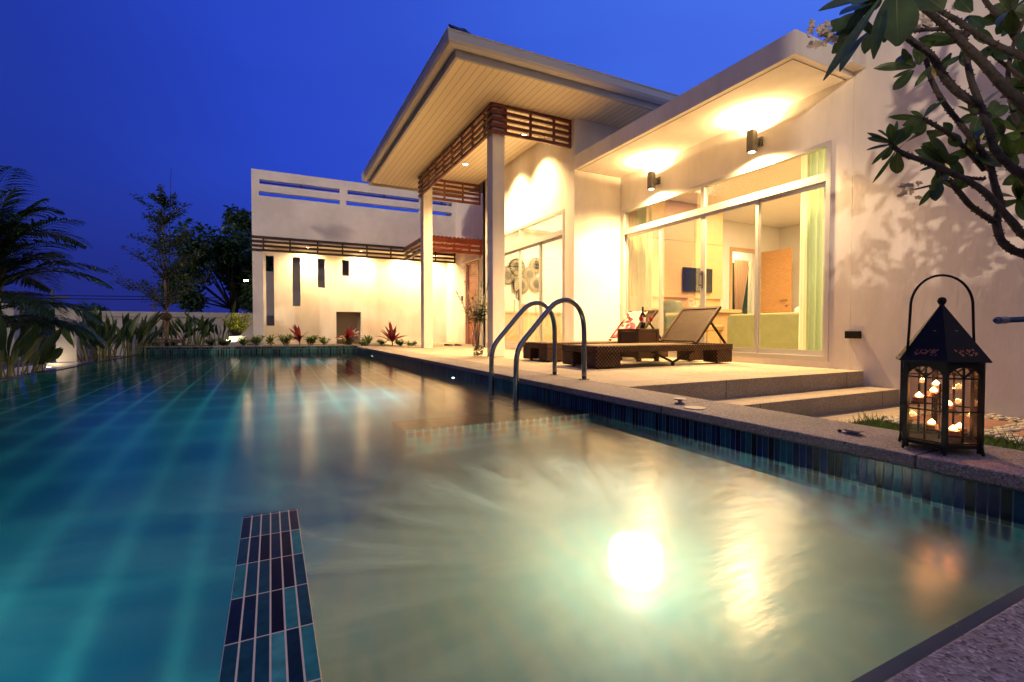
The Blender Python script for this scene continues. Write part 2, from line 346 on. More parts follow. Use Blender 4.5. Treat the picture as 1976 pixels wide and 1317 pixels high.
def light(kind, name, loc, energy, color=WARM, parent=None, size=0.1, direction=(0, 0, -1), angle=120, blend=0.5, sy=None):
    d = bpy.data.lights.new(name, kind); d.energy = energy; d.color = color
    if kind == 'AREA':
        d.size = size
        if sy: d.shape = 'RECTANGLE'; d.size_y = sy
    else: d.shadow_soft_size = size
    if kind == 'SPOT': d.spot_size = R(angle); d.spot_blend = blend
    o = bpy.data.objects.new(name, d); COL.objects.link(o)
    o.rotation_euler = Vector(direction).to_track_quat('-Z', 'Y').to_euler()
    if parent: o.parent = parent; o.location = Vector(loc) - wloc(parent)
    else: o.location = loc
    return o

# ================================================================== SETTING: ground, pool, deck
XR, XLFT, YN, WZ = 1.99, -2.70, 0.35, -0.15           # pool right wall, left (overflow) edge, near wall, water level
FAR_R, FAR_L = 12.85, 13.95                           # the far wall runs slightly askew
FZ = -1.25                                            # pool floor
def far_y(x): return FAR_R + (FAR_L - FAR_R) * (XR - x) / (XR - XLFT)
GZ = -0.33
gm = mat('ground_soil', (0.055, 0.05, 0.035), 0.95, vary=0.5, scale=1.2, bump=0.5, bscale=20)
mb = MB()
for (x0, x1, y0, y1) in ((-900, -3.1, -900, 1500), (2.3, 900, -900, 1500), (-3.1, 2.3, -900, 0.0), (-3.1, 2.3, 14.6, 1500)):
    mb.add([(x0, y0, GZ), (x1, y0, GZ), (x1, y1, GZ), (x0, y1, GZ)], [(0, 1, 2, 3)])
tag(mb.build('ground', gm), kind='structure')

POOL_COLS = [(0, (0.006, 0.010, 0.05)), (0.25, (0.008, 0.045, 0.10)), (0.5, (0.004, 0.006, 0.014)), (0.62, (0.012, 0.09, 0.14)), (0.85, (0.010, 0.028, 0.11))]
GREEN_COLS = [(0, (0.02, 0.11, 0.11)), (0.3, (0.01, 0.05, 0.06)), (0.55, (0.012, 0.012, 0.012)), (0.72, (0.03, 0.15, 0.14))]
T_SIDE = tiles('pool_side_tiles', 1, 2, 0.0285, 0.150, POOL_COLS, (0.13, 0.19, 0.22), 0.0035, 0.32, off=(0, 0.152), spec=0.12, bump=0.15)
T_FAR = tiles('pool_far_tiles', 0, 2, 0.034, 0.150, GREEN_COLS, (0.16, 0.24, 0.22), 0.006, 0.15, off=(0, 0.15))
T_FLOOR = tiles('pool_floor_tiles', 0, 1, 0.30, 0.60, [(0, (0.012, 0.16, 0.23)), (0.35, (0.010, 0.13, 0.21)), (0.7, (0.016, 0.18, 0.24))], (0.26, 0.62, 0.60), 0.022, 0.35, vshade=0.10)
T_SPA = tiles('spa_floor_tiles', 0, 1, 0.026, 0.15, [(0, (0.22, 0.30, 0.23)), (0.4, (0.30, 0.32, 0.23)), (0.7, (0.16, 0.28, 0.24))], (0.5, 0.50, 0.38), 0.004, 0.3)
T_TOP = tiles('partition_tiles', 0, 1, 0.0255, 0.167, [(0, (0.006, 0.008, 0.009)), (0.22, (0.008, 0.030, 0.040)), (0.46, (0.014, 0.075, 0.075)), (0.68, (0.035, 0.24, 0.18)), (0.80, (0.012, 0.022, 0.034)), (0.95, (0.08, 0.36, 0.26))],
              (0.80, 0.66, 0.38), 0.0034, 0.30, off=(0.0835, -0.02), seed=11.0, spec=0.05)
T_BENCH = tiles('bench_face_tiles', 0, 2, 0.05, 0.15, [(0, (0.12, 0.30, 0.30)), (0.4, (0.28, 0.12, 0.08)), (0.7, (0.10, 0.16, 0.24))], (0.55, 0.52, 0.38), 0.010, 0.2, off=(0, 0.19))
T_BTOP = tiles('bench_top_tiles', 0, 1, 0.30, 0.30, [(0, (0.10, 0.07, 0.045)), (0.5, (0.13, 0.09, 0.06))], (0.30, 0.26, 0.18), 0.006, 0.3)

basin = thing('pool_basin', 'sunken swimming pool lined with blue and teal mosaic tiles', 'pool', (0, 6, FZ))
MB().add([(XLFT - .2, YN - .2, FZ), (XR + .1, YN - .2, FZ), (XR + .1, 14.2, FZ), (XLFT - .2, 14.2, FZ)], [(0, 1, 2, 3)]).build('floor_tiling', T_FLOOR, basin)
MB().box(XR, XR + .05, YN, FAR_R, FZ, -0.022).build('side_wall', T_SIDE, basin)
MB().box(XLFT - .3, XR + .05, YN - .06, YN, FZ, -0.022).build('near_wall', mat('near_wall_tile', (0.01, 0.05, 0.08), 0.2), basin)
MB().add([(XR, FAR_R, FZ), (XR, FAR_R, 0.0), (XLFT - .05, far_y(XLFT - .05), 0.025), (XLFT - .05, far_y(XLFT - .05), FZ)], [(0, 1, 2, 3)]).build('far_wall', T_FAR, basin)
T_LEFT = tiles('overflow_tiles', 1, 2, 0.05, 0.05, [(0, (0.02, 0.14, 0.10)), (0.4, (0.01, 0.06, 0.06)), (0.7, (0.02, 0.10, 0.12))], (0.05, 0.10, 0.08), 0.005, 0.2)
T_RIM = tiles('overflow_rim_tiles', 0, 1, 0.05, 0.15, [(0, (0.012, 0.02, 0.05)), (0.5, (0.02, 0.05, 0.08)), (0.75, (0.008, 0.010, 0.03))], (0.05, 0.06, 0.07), 0.004, 0.15)
MB().box(XLFT - .14, XLFT, YN - .1, far_y(XLFT) + .1, FZ, WZ - 0.012).build('overflow_wall', T_LEFT, basin)
MB().box(XLFT - .15, XLFT - .015, YN - .1, far_y(XLFT) + .15, WZ - 0.011, WZ + 0.010).build('overflow_rim', T_RIM, basin, bevel=0.006)
# spa: a sunken corner with its own partition, back bench and pale floor
SPZ = -0.75
MB().box(0.0 - .0835 - .0, 0.0695, YN, 1.69, FZ, WZ + 0.003).build('spa_partition', T_TOP, basin, bevel=0.002)
MB().add([(0.07, YN, SPZ), (XR, YN, SPZ), (XR, 2.78, SPZ), (0.70, 2.78, SPZ), (0.07, 1.69, SPZ)], [(0, 1, 2, 3, 4)]).build('spa_floor', T_SPA, basin)
MB().add([(0.07, 1.69, SPZ), (0.70, 2.78, SPZ), (0.70, 2.78, FZ), (0.07, 1.69, FZ)], [(0, 1, 2, 3)]).build('spa_lip', T_SPA, basin)
MB().box(0.70, XR, 2.775, 2.79, FZ, WZ - 0.046).build('bench_face', T_BENCH, basin)
MB().box(0.69, XR, 2.79, 3.10, FZ, WZ - 0.045).build('bench', T_BTOP, basin, bevel=0.004)

def water_material():
    m = bpy.data.materials.new('pool_water'); m.use_nodes = True; nt = m.node_tree; nt.nodes.clear()
    tc = N(nt, 'ShaderNodeTexCoord')
    # the spa jets stir the near end of the pool; the far end lies calm
    vd = N(nt, 'ShaderNodeVectorMath', operation='DISTANCE'); vd.inputs[1].default_value = (0.58, 1.30, WZ); nt.links.new(tc.outputs['Object'], vd.inputs[0])
    ag = N(nt, 'ShaderNodeMapRange'); ag.interpolation_type = 'SMOOTHSTEP'; ag.inputs[1].default_value = 1.6; ag.inputs[2].default_value = 6.5; ag.inputs[3].default_value = 1.0; ag.inputs[4].default_value = 0.0
    nt.links.new(vd.outputs['Value'], ag.inputs[0]); A = ag.outputs[0]
    t = N(nt, 'ShaderNodeBsdfRefraction'); t.inputs[0].default_value = (0.86, 0.97, 0.96, 1); t.inputs['IOR'].default_value = 1.33
    nt.links.new(M2(nt, 'MULTIPLY_ADD', A, 0.235), t.inputs['Roughness']); t.inputs['Roughness'].links[0].from_node.inputs[2].default_value = 0.02
    g = N(nt, 'ShaderNodeBsdfGlossy')
    nt.links.new(M2(nt, 'MULTIPLY_ADD', A, 0.19), g.inputs['Roughness']); g.inputs['Roughness'].links[0].from_node.inputs[2].default_value = 0.03
    fr = N(nt, 'ShaderNodeFresnel'); fr.inputs[0].default_value = 1.33
    mp = N(nt, 'ShaderNodeMapping'); mp.inputs['Scale'].default_value = (1.0, 2.6, 1); nt.links.new(tc.outputs['Object'], mp.inputs[0])
    nz = N(nt, 'ShaderNodeTexNoise'); nz.inputs['Scale'].default_value = 7; nz.inputs['Detail'].default_value = 4; nt.links.new(mp.outputs[0], nz.inputs[0])
    bp = N(nt, 'ShaderNodeBump'); bp.inputs['Strength'].default_value = 0.05; bp.inputs['Distance'].default_value = 0.03; nt.links.new(nz.outputs[0], bp.inputs['Height'])
    for n_ in (g, t): nt.links.new(bp.outputs[0], n_.inputs['Normal'])
    mx = N(nt, 'ShaderNodeMixShader'); nt.links.new(fr.outputs[0], mx.inputs[0]); nt.links.new(t.outputs[0], mx.inputs[1]); nt.links.new(g.outputs[0], mx.inputs[2])
    # jets blow fine bubbles into the spa corner: milky water that fades outwards in streaks
    m1 = N(nt, 'ShaderNodeMapRange'); m1.interpolation_type = 'SMOOTHSTEP'; m1.inputs[1].default_value = 0.2; m1.inputs[2].default_value = 1.75; m1.inputs[3].default_value = 0.44; m1.inputs[4].default_value = 0.0
    nt.links.new(vd.outputs['Value'], m1.inputs[0])
    sx = N(nt, 'ShaderNodeSeparateXYZ'); nt.links.new(tc.outputs['Object'], sx.inputs[0])
    px_, py2_ = M2(nt, 'SUBTRACT', sx.outputs[0], 0.86), M2(nt, 'SUBTRACT', sx.outputs[1], 0.96)
    cb = N(nt, 'ShaderNodeCombineXYZ'); an = M2(nt, 'ARCTAN2', py2_, px_)
    nt.links.new(M2(nt, 'MULTIPLY', M2(nt, 'COSINE', an), 2.8), cb.inputs[0]); nt.links.new(M2(nt, 'MULTIPLY', M2(nt, 'SINE', an), 2.8), cb.inputs[1]); nt.links.new(M2(nt, 'MULTIPLY', vd.outputs['Value'], 1.1), cb.inputs[2])
    n2 = N(nt, 'ShaderNodeTexNoise'); n2.inputs['Scale'].default_value = 1.5; n2.inputs['Detail'].default_value = 6; n2.inputs['Roughness'].default_value = 0.6; n2.inputs['Distortion'].default_value = 0.35; nt.links.new(cb.outputs[0], n2.inputs[0])
    r2 = ramp(nt, [(0.34, (0.18,) * 3), (0.70, (1,) * 3)]); nt.links.new(n2.outputs[0], r2.inputs[0])
    vl = N(nt, 'ShaderNodeVectorMath', operation='DISTANCE'); vl.inputs[1].default_value = (0.86, 0.96, WZ); nt.links.new(tc.outputs['Object'], vl.inputs[0])
    nf = N(nt, 'ShaderNodeMapRange'); nf.interpolation_type = 'SMOOTHSTEP'; nf.inputs[1].default_value = 0.15; nf.inputs[2].default_value = 0.85; nt.links.new(vl.outputs['Value'], nf.inputs[0])
    st = N(nt, 'ShaderNodeMixRGB'); st.inputs[1].default_value = (0.55, 0.55, 0.55, 1); nt.links.new(nf.outputs[0], st.inputs[0]); nt.links.new(r2.outputs[0], st.inputs[2])
    fac = M2(nt, 'MULTIPLY', m1.outputs[0], st.outputs[0])
    df = N(nt, 'ShaderNodeBsdfTranslucent'); df.inputs[0].default_value = (0.80, 0.90, 0.80, 1)
    d2 = N(nt, 'ShaderNodeBsdfDiffuse'); d2.inputs[0].default_value = (0.5, 0.6, 0.55, 1)
    a = N(nt, 'ShaderNodeMixShader'); a.inputs[0].default_value = 0.35; nt.links.new(df.outputs[0], a.inputs[1]); nt.links.new(d2.outputs[0], a.inputs[2])
    mx2 = N(nt, 'ShaderNodeMixShader'); nt.links.new(fac, mx2.inputs[0]); nt.links.new(mx.outputs[0], mx2.inputs[1]); nt.links.new(a.outputs[0], mx2.inputs[2])
    o = N(nt, 'ShaderNodeOutputMaterial'); nt.links.new(mx2.outputs[0], o.inputs[0]); return m
tag(MB().add([(XLFT - .02, YN, WZ), (XR, YN, WZ), (XR, FAR_R, WZ), (XLFT - .02, far_y(XLFT - .02), WZ)], [(0, 1, 2, 3)]).build('pool_water', water_material()), kind='structure')

# coping and deck
cp = MB().prism([(1.965, YN - .03), (2.385, YN - .03), (2.385, 12.80), (1.965, FAR_R - .0)], -0.045, 0.0).build('pool_coping', COPING, bevel=0.006); tag(cp, kind='structure')
tag(MB().prism([(-4, -2.6), (2.385, -2.6), (2.385, YN - .032), (-4, YN - .032)], -0.045, 0.0).build('near_terrace', COPING, bevel=0.006), kind='structure')
tag(MB().prism([(XLFT - .05, far_y(XLFT - .05)), (XR - .02, FAR_R), (XR, FAR_R + .14), (XLFT - .05, far_y(XLFT - .05) + .14)], 0.001, 0.028).build('far_coping', COPING, bevel=0.004), kind='structure')
tag(MB().box(2.04, 2.38, -2.6, 12.8, -0.33, -0.046).build('coping_footing', PLASTER2), kind='structure')
tag(MB().prism([(2.388, 2.84), (5.498, 2.84), (5.498, 6.74), (5.24, 6.76), (5.24, 15.4), (3.05, 15.4), (3.05, 12.1), (2.388, 12.5)], -0.33, 0.0).build('deck', DECK, bevel=0.004), kind='structure')
tag(MB().box(2.388, 5.498, 2.52, 2.838, -0.33, -0.155).build('upper_step', DECK, bevel=0.004), kind='structure')
tag(MB().box(2.388, 5.498, 2.20, 2.518, -0.33, -0.305).build('lower_step', DECK, bevel=0.004), kind='structure')
tag(MB().prism([(XLFT - .05, far_y(XLFT) + .14), (2.0, FAR_R + .14), (2.4, 12.5), (3.04, 12.12), (3.04, 15.38), (-2.8, 15.38)], -0.3, -0.004).build('planting_bed', SOIL), kind='structure')
tag(MB().box(-2.8, -0.42, 15.39, 16.6, -0.32, -0.02).build('rear_bed', SOIL), kind='structure')

# ================================================================== VILLA
XL, XE, XB = 4.53, 5.25, 5.5          # living room front, entry recess, bedroom front
villa = thing('villa', 'white plastered villa with glazed sliding doors, deep canopy and boarded porch roof', 'house', (6.5, 7, 0))
zx = lambda X: (lambda u, v, t: (t, u, v))            # walls whose face is square to x: u = y, v = z
# bedroom front with its opening
mb = MB(); holed(mb, 2.98, 6.75, -0.3, 3.30, [(3.20, 6.706, 0.075, 2.495)], zx(0), XB, XB + .14)
mb.build('bedroom_front_wall', PLASTER, villa)
MB().box(XB, XB + .3, -6.0, 2.978, -0.33, 5.0).build('garden_wall', PLASTER, villa)
MB().box(5.26, 5.498, 2.87, 2.976, 3.12, 3.42).build('roof_ledge', PLASTER, villa)
mb = MB(); mb.box(XL, XB - .002, 6.752, 6.89, -.05, 3.078).build('return_wall', PLASTER, villa)
# living room front
mb = MB(); holed(mb, 6.892, 10.61, -0.05, 3.93, [(7.06, 10.43, 0.06, 2.50)], zx(0), XL, XL + .14); mb.build('living_front_wall', PLASTER, villa)
MB().box(XL + .142, 10.2, 6.752, 6.89, 3.31, 3.93).box(XL, XL + .14, 6.752, 6.89, 3.082, 3.93).build('upper_side_wall', PLASTER, villa)
# entry recess with the door opening
mb = MB(); holed(mb, 10.612, 15.42, -0.05, 4.66, [(12.67, 13.56, -0.05, 2.36)], zx(0), XE, XE + .14); mb.build('entry_wall', PLASTER, villa)
MB().box(XL, XE - .002, 10.47, 10.608, 0.0, 3.93).build('entry_return', PLASTER, villa)
d = MB().box(XE + .06, XE + .10, 12.67, 13.56, 0.0, 2.36)
fd = d.build('front_door', DOORWOOD, villa)
mb = MB()
for k in range(9): mb.box(XE + .045, XE + .058, 12.79, 13.44, 0.16 + k * .235, 0.16 + k * .235 + .21)
mb.build('door_panel', mat('door_panels', (0.50, 0.15, 0.07), 0.4, vary=0.25, scale=4, stretch=(8, 1.5, 8)), fd, bevel=0.004)
MB().box(XE - .012, XE + .06, 12.60, 12.668, 0, 2.43).box(XE - .012, XE + .06, 13.562, 13.63, 0, 2.43).box(XE - .012, XE + .06, 12.67, 13.56, 2.362, 2.43).build('door_frame', DOORWOOD, fd)
MB().tube([(XE + .03, 12.84, 1.0), (XE - .01, 12.84, 1.0), (XE - .01, 12.84, 1.25), (XE + .03, 12.84, 1.25)], 0.010).build('pull_handle', STEELDK, fd, smooth=True)
MB().box(XE - .09, XE - .002, 12.45, 13.75, 2.40, 2.47).build('door_hood', PLASTER, villa, bevel=0.01)
MB().box(XE - .035, XE - .002, 13.86, 13.95, 1.30, 1.45).build('entry_keypad', BLACKPL, villa, bevel=0.004)
# canopy over the bedroom
MB().box(XL, XB - .002, 2.985, 6.75, 3.08, 3.312).box(XB, 10.2, 2.985, 6.75, 3.302, 3.36).build('canopy', PLASTER, villa, bevel=0.004)
mb = MB()
mb.box(XL + .07, XL + .078, 3.06, 6.75, 3.0765, 3.0797).box(XL + .07, XB, 3.055, 3.063, 3.0765, 3.0797); mb.build('drip_groove', mat('groove', (0.25, 0.2, 0.14), 0.8), villa)

# porch roof
SZ = 3.93
MB().box(2.17, XL - .002, 5.90, 11.90, SZ, SZ + .02).box(XL, 10.2, 5.90, 6.75, SZ + .0, SZ + .02).build('soffit', SOFFIT, villa)
FAS = mat('fascia_paint', (0.42, 0.41, 0.40), 0.5, vary=0.06, scale=3)
MB().box(2.13, 2.168, 5.86, 11.94, SZ - .05, SZ + .13).box(2.17, 10.2, 5.86, 5.898, SZ - .05, SZ + .13).box(2.17, 4.5, 11.902, 11.94, SZ - .05, SZ + .13).build('fascia_board', FAS, villa)
GUT = mat('gutter_metal', (0.55, 0.55, 0.55), 0.5)
mb = MB()     # gutter: a trough with a rounded outer lip, run round the two visible eaves
prof = [(0.0, 0.05), (-0.05, 0.035), (-0.115, 0.045), (-0.145, 0.075), (-0.150, 0.165), (-0.163, 0.172), (-0.163, 0.185), (-0.138, 0.185), (-0.130, 0.09), (-0.10, 0.06), (0.0, 0.065)]
c0 = (2.128, 5.858)
for i in range(len(prof) - 1):
    (a, za), (b, zb) = prof[i], prof[i + 1]
    A = [(c0[0] + a, 12.0, SZ + za), (c0[0] + a, c0[1] + a, SZ + za), (10.2, c0[1] + a, SZ + za)]
    B = [(c0[0] + b, 12.0, SZ + zb), (c0[0] + b, c0[1] + b, SZ + zb), (10.2, c0[1] + b, SZ + zb)]
    mb.add(A + B, [(0, 1, 4, 3), (1, 2, 5, 4)])
mb.build('gutter', GUT, villa)
ROOF = striped('roof_tiles', (0.035, 0.032, 0.035), 1, 0.33, 0.03, (0.012, 0.012, 0.012), 0.5, 0.2)
ex0, ey0, ez = 2.02, 5.75, SZ + .19
MB().add([(ex0, ey0, ez), (10.2, ey0, ez), (10.2, 8.9, ez + 1.2), (5.2, 8.9, ez + 1.2), (ex0, 12.0, ez), (10.2, 12.0, ez),
          (ex0, ey0, ez - .05), (10.2, ey0, ez - .05), (ex0, 12.0, ez - .05), (10.2, 12.0, ez - .05)],
         [(0, 1, 2, 3), (0, 3, 4), (4, 3, 2, 5), (0, 6, 7, 1), (0, 4, 8, 6), (4, 5, 9, 8), (6, 8, 9, 7), (1, 7, 9, 5, 2)]).build('roof', ROOF, villa)
a, b = Vector((ex0 - .02, ey0 - .02, ez + .05)), Vector((5.2, 8.9, ez + 1.26))
mb = MB()
for k in range(12):
    p, q = a.lerp(b, k / 12), a.lerp(b, (k + 1.12) / 12); mb.tube([p, q], [0.012 if k == 0 else 0.075, 0.07], 8)
mb.build('hip_cap', ROOF, villa)

# columns and timber slat screens of the porch
for y0, y1 in ((6.90, 7.12), (10.70, 10.95)):
    MB().box(3.11, 3.32, y0, y1, 0.0, SZ - .002).build('column', PLASTER, villa, bevel=0.006)
def screen_bars(z0, z1, n):
    h = (z1 - z0) / (n + (n - 1) * 0.9); return [(z0 + i * h * 1.9, z0 + i * h * 1.9 + h) for i in range(n)]
mb = MB()
for z0, z1 in screen_bars(3.465, 3.925, 5): mb.box(3.065, 3.105, 6.885, 10.98, z0, z1)
for k in range(8):
    y = 7.14 + k * 0.5085; mb.box(3.071, 3.099, y, y + .04, 3.468, 3.922)
s1 = mb.build('slat_screen', TIMBER, villa)
mb = MB()
for z0, z1 in screen_bars(3.465, 3.925, 5): mb.box(3.065, XL + .0, 6.845, 6.883, z0, z1)
for x in (3.30, 3.74, 4.18, 4.49): mb.box(x, x + .04, 6.851, 6.877, 3.468, 3.922)
mb.build('slat_screen', TIMBER, villa)
mb = MB()
for z0, z1 in screen_bars(3.40, 3.88, 5): mb.box(3.322, XL - .01, 10.72, 10.75, z0, z1)
for x in (3.60, 4.05, 4.48): mb.box(x, x + .04, 10.726, 10.744, 3.403, 3.877)
mb.build('slat_screen', TIMBER, villa)

# glazing: frame > sashes, panes, handles
def glazing(name, X, y0, y1, z0, ztr, z1, npan, up_y, handle_at, zg=0.0):
    f = MB(); t = 0.05
    xa, xb = X - .008, X + .07
    f.box(xa, xb, y0, y0 + t, z0, z1).box(xa, xb, y1 - t, y1, z0, z1)
    f.box(xa, xb, y0 + t, y1 - t, z0, z0 + .055).box(xa, xb, y0 + t, y1 - t, z1 - .045, z1).box(xa, xb, y0 + t, y1 - t, ztr, ztr + .09)
    f.box(xa + .004, xb - .004, up_y - .03, up_y + .03, ztr + .09, z1 - .045)
    fr = f.build('window_frame', ALU, villa)
    pw = (y1 - y0 - 2 * t) / npan
    for i in range(npan):
        a, b = y0 + t + i * pw - (.018 if i in (1, 3) else -.001 if i else 0), y0 + t + (i + 1) * pw + (.018 if i in (0, 2) else -.001 if i < npan - 1 else 0)
        xs = X + (.012 if i in (1, 2) else .040); s = 0.042
        sm = MB().box(xs, xs + .024, a, a + s, z0 + .057, ztr - .002).box(xs, xs + .024, b - s, b, z0 + .057, ztr - .002)
        sm.box(xs, xs + .024, a + s, b - s, z0 + .057, z0 + .057 + .06).box(xs, xs + .024, a + s, b - s, ztr - .045, ztr - .002)
        sm.build('sash', ALU, fr)
        MB().box(xs + .009, xs + .015, a + s, b - s, z0 + .117, ztr - .045).build('pane', GLASS, fr)
    for a, b in ((y0 + t, up_y - .03), (up_y + .03, y1 - t)):
        MB().box(X + .030, X + .036, a, b, ztr + .09, z1 - .045).build('transom_pane', GLASS, fr)
    for hy in handle_at:
        MB().box(X - .012, X + .011, hy - .02, hy + .02, 1.02, 1.26).tube([(X - .012, hy, 1.22), (X - .05, hy - .0, 1.22), (X - .05, hy, 1.06), (X - .012, hy, 1.06)], .009).build('handle', STEEL, fr)
    return fr
glazing('bedroom', XB, 3.20, 6.706, 0.075, 2.07, 2.495, 4, 4.96, (4.97,))
glazing('living', XL, 7.06, 10.43, 0.06, 2.07, 2.50, 4, 8.72, (8.78,))

# interior shells
IC = 2.78
MB().box(XB + .142, 10.7, 2.30, 6.748, 0.0, 0.055).box(7.95, 10.7, 6.75, 7.35, 0.0, 0.055).build('bedroom_floor', mat('bedroom_floor', (0.55, 0.42, 0.26), 0.25, vary=0.1), villa)
MB().box(XB + .142, 10.7, 2.30, 6.748, IC, IC + .05).box(7.95, 10.7, 6.75, 7.35, IC, IC + .05).build('bedroom_ceiling', INNER, villa)
MB().box(10.6, 10.7, 2.30, 7.298, 0.056, IC - .001).box(XB + .142, 10.598, 2.20, 2.298, 0.056, IC - .001).build('bedroom_wall', INNER, villa)
mb = MB(); holed(mb, 7.90, 10.698, 0.056, IC - .001, [(9.0, 9.80, 0.056, 2.15)], lambda u, v, t: (u, t, v), 7.30, 7.40); mb.build('doorway_wall', INNER, villa)
MB().box(8.93, 8.998, 7.275, 7.298, .056, 2.22).box(9.802, 9.87, 7.275, 7.298, .056, 2.22).box(9.0, 9.80, 7.275, 7.298, 2.152, 2.22).build('doorway_frame', PALEWOOD, villa)
MB().box(7.6, 13.1, 8.9, 9.0, .0, IC).box(13.0, 13.1, 7.41, 8.898, 0, IC).box(7.6, 13.0, 7.402, 8.898, IC, IC + .05).box(7.6, 13.0, 7.402, 8.898, 0, .05).build('passage_wall', INNER, villa)
MB().box(XB + .142, 7.90, 6.66, 6.748, .056, IC - .001).build('partition_wall', PALEWOOD, villa)
mb = MB()
for k, (a, b) in enumerate(((5.66, 6.38), (6.386, 7.14), (7.146, 7.90))): mb.box(a, b, 6.62, 6.658, 1.02, 2.06).box(a, b, 6.62, 6.658, 2.066, IC - .01)
mb.build('wall_panelling', PALEWOOD, villa)
ol = MB().box(9.88, 9.92, 6.54, 7.26, 0.07, 2.16).build('bedroom_door', ORANGEWOOD, villa)
MB().tube([(9.875, 6.62, 1.06), (9.84, 6.62, 1.06), (9.84, 6.76, 1.06)], .011).build('lever_handle', STEELDK, ol)
MB().lathe([(.03, -.005), (.03, .005)], (9.875, 6.62, .94), 12).build('lock_rose', STEELDK, ol)
MB().box(10.585, 10.599, 5.2, 5.206, .06, IC - .02).box(10.585, 10.599, 6.5, 6.506, .06, IC - .02).build('wall_joint', mat('joint', (0.5, 0.4, 0.25), 0.6), villa)
MB().box(XL + .142, 7.5, 6.892, 10.468, 0.0, 0.055).build('living_floor', mat('living_floor', (0.6, 0.5, 0.34), 0.2, vary=0.08), villa)
MB().box(XL + .142, 7.5, 6.892, 10.468, IC + .0, IC + .05).build('living_ceiling', INNER, villa)
MB().box(XL + .142, 7.5, 10.37, 10.466, .056, IC - .001).box(7.4, 7.5, 6.892, 10.368, .056, IC - .001).box(XL + .142, 7.398, 6.892, 6.95, .056, IC - .001).build('living_wall', INNER, villa)

# ================================================================== ANNEX (entrance court wing behind the planting bed)
YF, YB, AX0, AX1, ATOP = 14.5, 15.4, -0.42, XE - .002, 4.66
annex = thing('entrance_wing', 'flat-topped white wing with slotted parapet behind the far end of the pool', 'building', (2.4, 14.9, 0))
yz = lambda u, v, t: (u, t, v)
mb = MB(); holed(mb, AX0, AX1, 2.91, ATOP, [(-.23, 1.79, 4.29, 4.41), (2.0, 4.10, 4.29, 4.41), (4.50, 5.15, 4.29, 4.41), (-.25, 1.80, 3.98, 4.10), (1.96, 4.10, 3.98, 4.10), (4.50, 5.15, 3.98, 4.10)], yz, YF, YF + .16)
mb.build('parapet_wall', PLASTER2, annex)
MB().box(AX0, AX0 + .255, YF, YF + .26, -.1, 2.908).build('pillar', PLASTER2, annex)
mb = MB(); holed(mb, AX0, AX1, -.1, 2.90, [(-.11, .095, .534, 2.535), (.577, .787, 1.107, 2.535), (1.26, 1.472, 1.673, 2.535), (1.948, 2.156, 2.049, 2.535), (1.77, 2.495, -.05, .965)], yz, YB, YB + .15)
mb.build('rear_wall', PLASTER, annex)
MB().box(1.70, 2.56, YB + .40, YB + .46, -.1, 1.1).box(1.70, 1.74, YB + .152, YB + .40, -.1, 1.1).box(2.52, 2.56, YB + .152, YB + .40, -.1, 1.1).box(1.74, 2.52, YB + .152, YB + .40, 1.0, 1.1).build('niche', mat('niche_plaster', (0.30, 0.25, 0.20), 0.85), annex)
MB().box(AX0 + .16, AX1, YF + .162, YB - .002, 2.79, 2.90).box(AX0, AX1, YF + .02, YF + .158, 2.80, 2.908).build('ceiling_slab', INNER, annex)
MB().box(AX0, AX1, YB + .16, YB + 2.4, 2.95, 3.05).box(AX0, AX0 + .15, YF + .162, YB + 2.4, 3.052, ATOP - .4).build('roof_terrace', PLASTER2, annex)
mb = MB()
for z0, z1 in screen_bars(2.51, 2.91, 4): mb.box(AX0 - .01, AX1 - .01, YF - .034, YF - .004, z0, z1)
for u in (508.5, 560, 613, 661, 708, 754, 797, 840): 
    x = at_y(u, 500, YF).x; mb.box(x - .02, x + .02, YF - .030, YF - .008, 2.513, 2.905)
mb.box(AX1 - .06, AX1 - .012, YF - .031, YF - .007, 2.513, 2.905)
mb.build('slat_screen', TIMBER_DK, annex)
mb = MB()
for x0, x1 in ((-.23, 1.79), (2.0, 4.10), (4.50, 5.15)): mb.tube([(x0, YF + .1, 4.355), (x1, YF + .1, 4.355)], .018, 6); mb.box((x0 + x1) / 2 - .02, (x0 + x1) / 2 + .02, YF + .08, YF + .12, 4.29, 4.41)
mb.build('handrail', TIMBER_DK, annex)

perg = thing('timber_awning', 'small red timber awning of boards and battens above the front door', 'awning', (4.4, 13.4, 2.5))
PX0, PX1, PY0, PY1 = 3.58, XE - .003, 12.30, YF - .036
mb = MB().box(PX0, PX1, PY0, PY0 + .04, 2.74, 2.86); mb.build('front_fascia', PERGOLA, perg)
MB().box(PX0, PX1, PY0, PY0 + .03, 2.615, 2.69).build('front_rail', PERGOLA, perg)
MB().box(PX0, PX1, PY0, PY0 + .03, 2.48, 2.56).build('front_rail', PERGOLA, perg)
for z0, z1 in ((2.74, 2.86), (2.615, 2.69), (2.48, 2.56)): MB().box(PX0, PX0 + .035, PY0 + .042, PY1, z0, z1).build('side_rail', TIMBER_DK, perg)
for k in range(15):
    x = PX0 + .03 + k * .112; MB().box(x, x + .06, PY0 - .015, PY1, 2.862, 2.90).build('batten', PERGOLA, perg)
for x in (PX0 + .04, 4.40, 4.85, PX1 - .06): MB().box(x, x + .045, PY0 + .032, PY0 + .075, 2.48, 2.735).build('post_block', PERGOLA, perg)

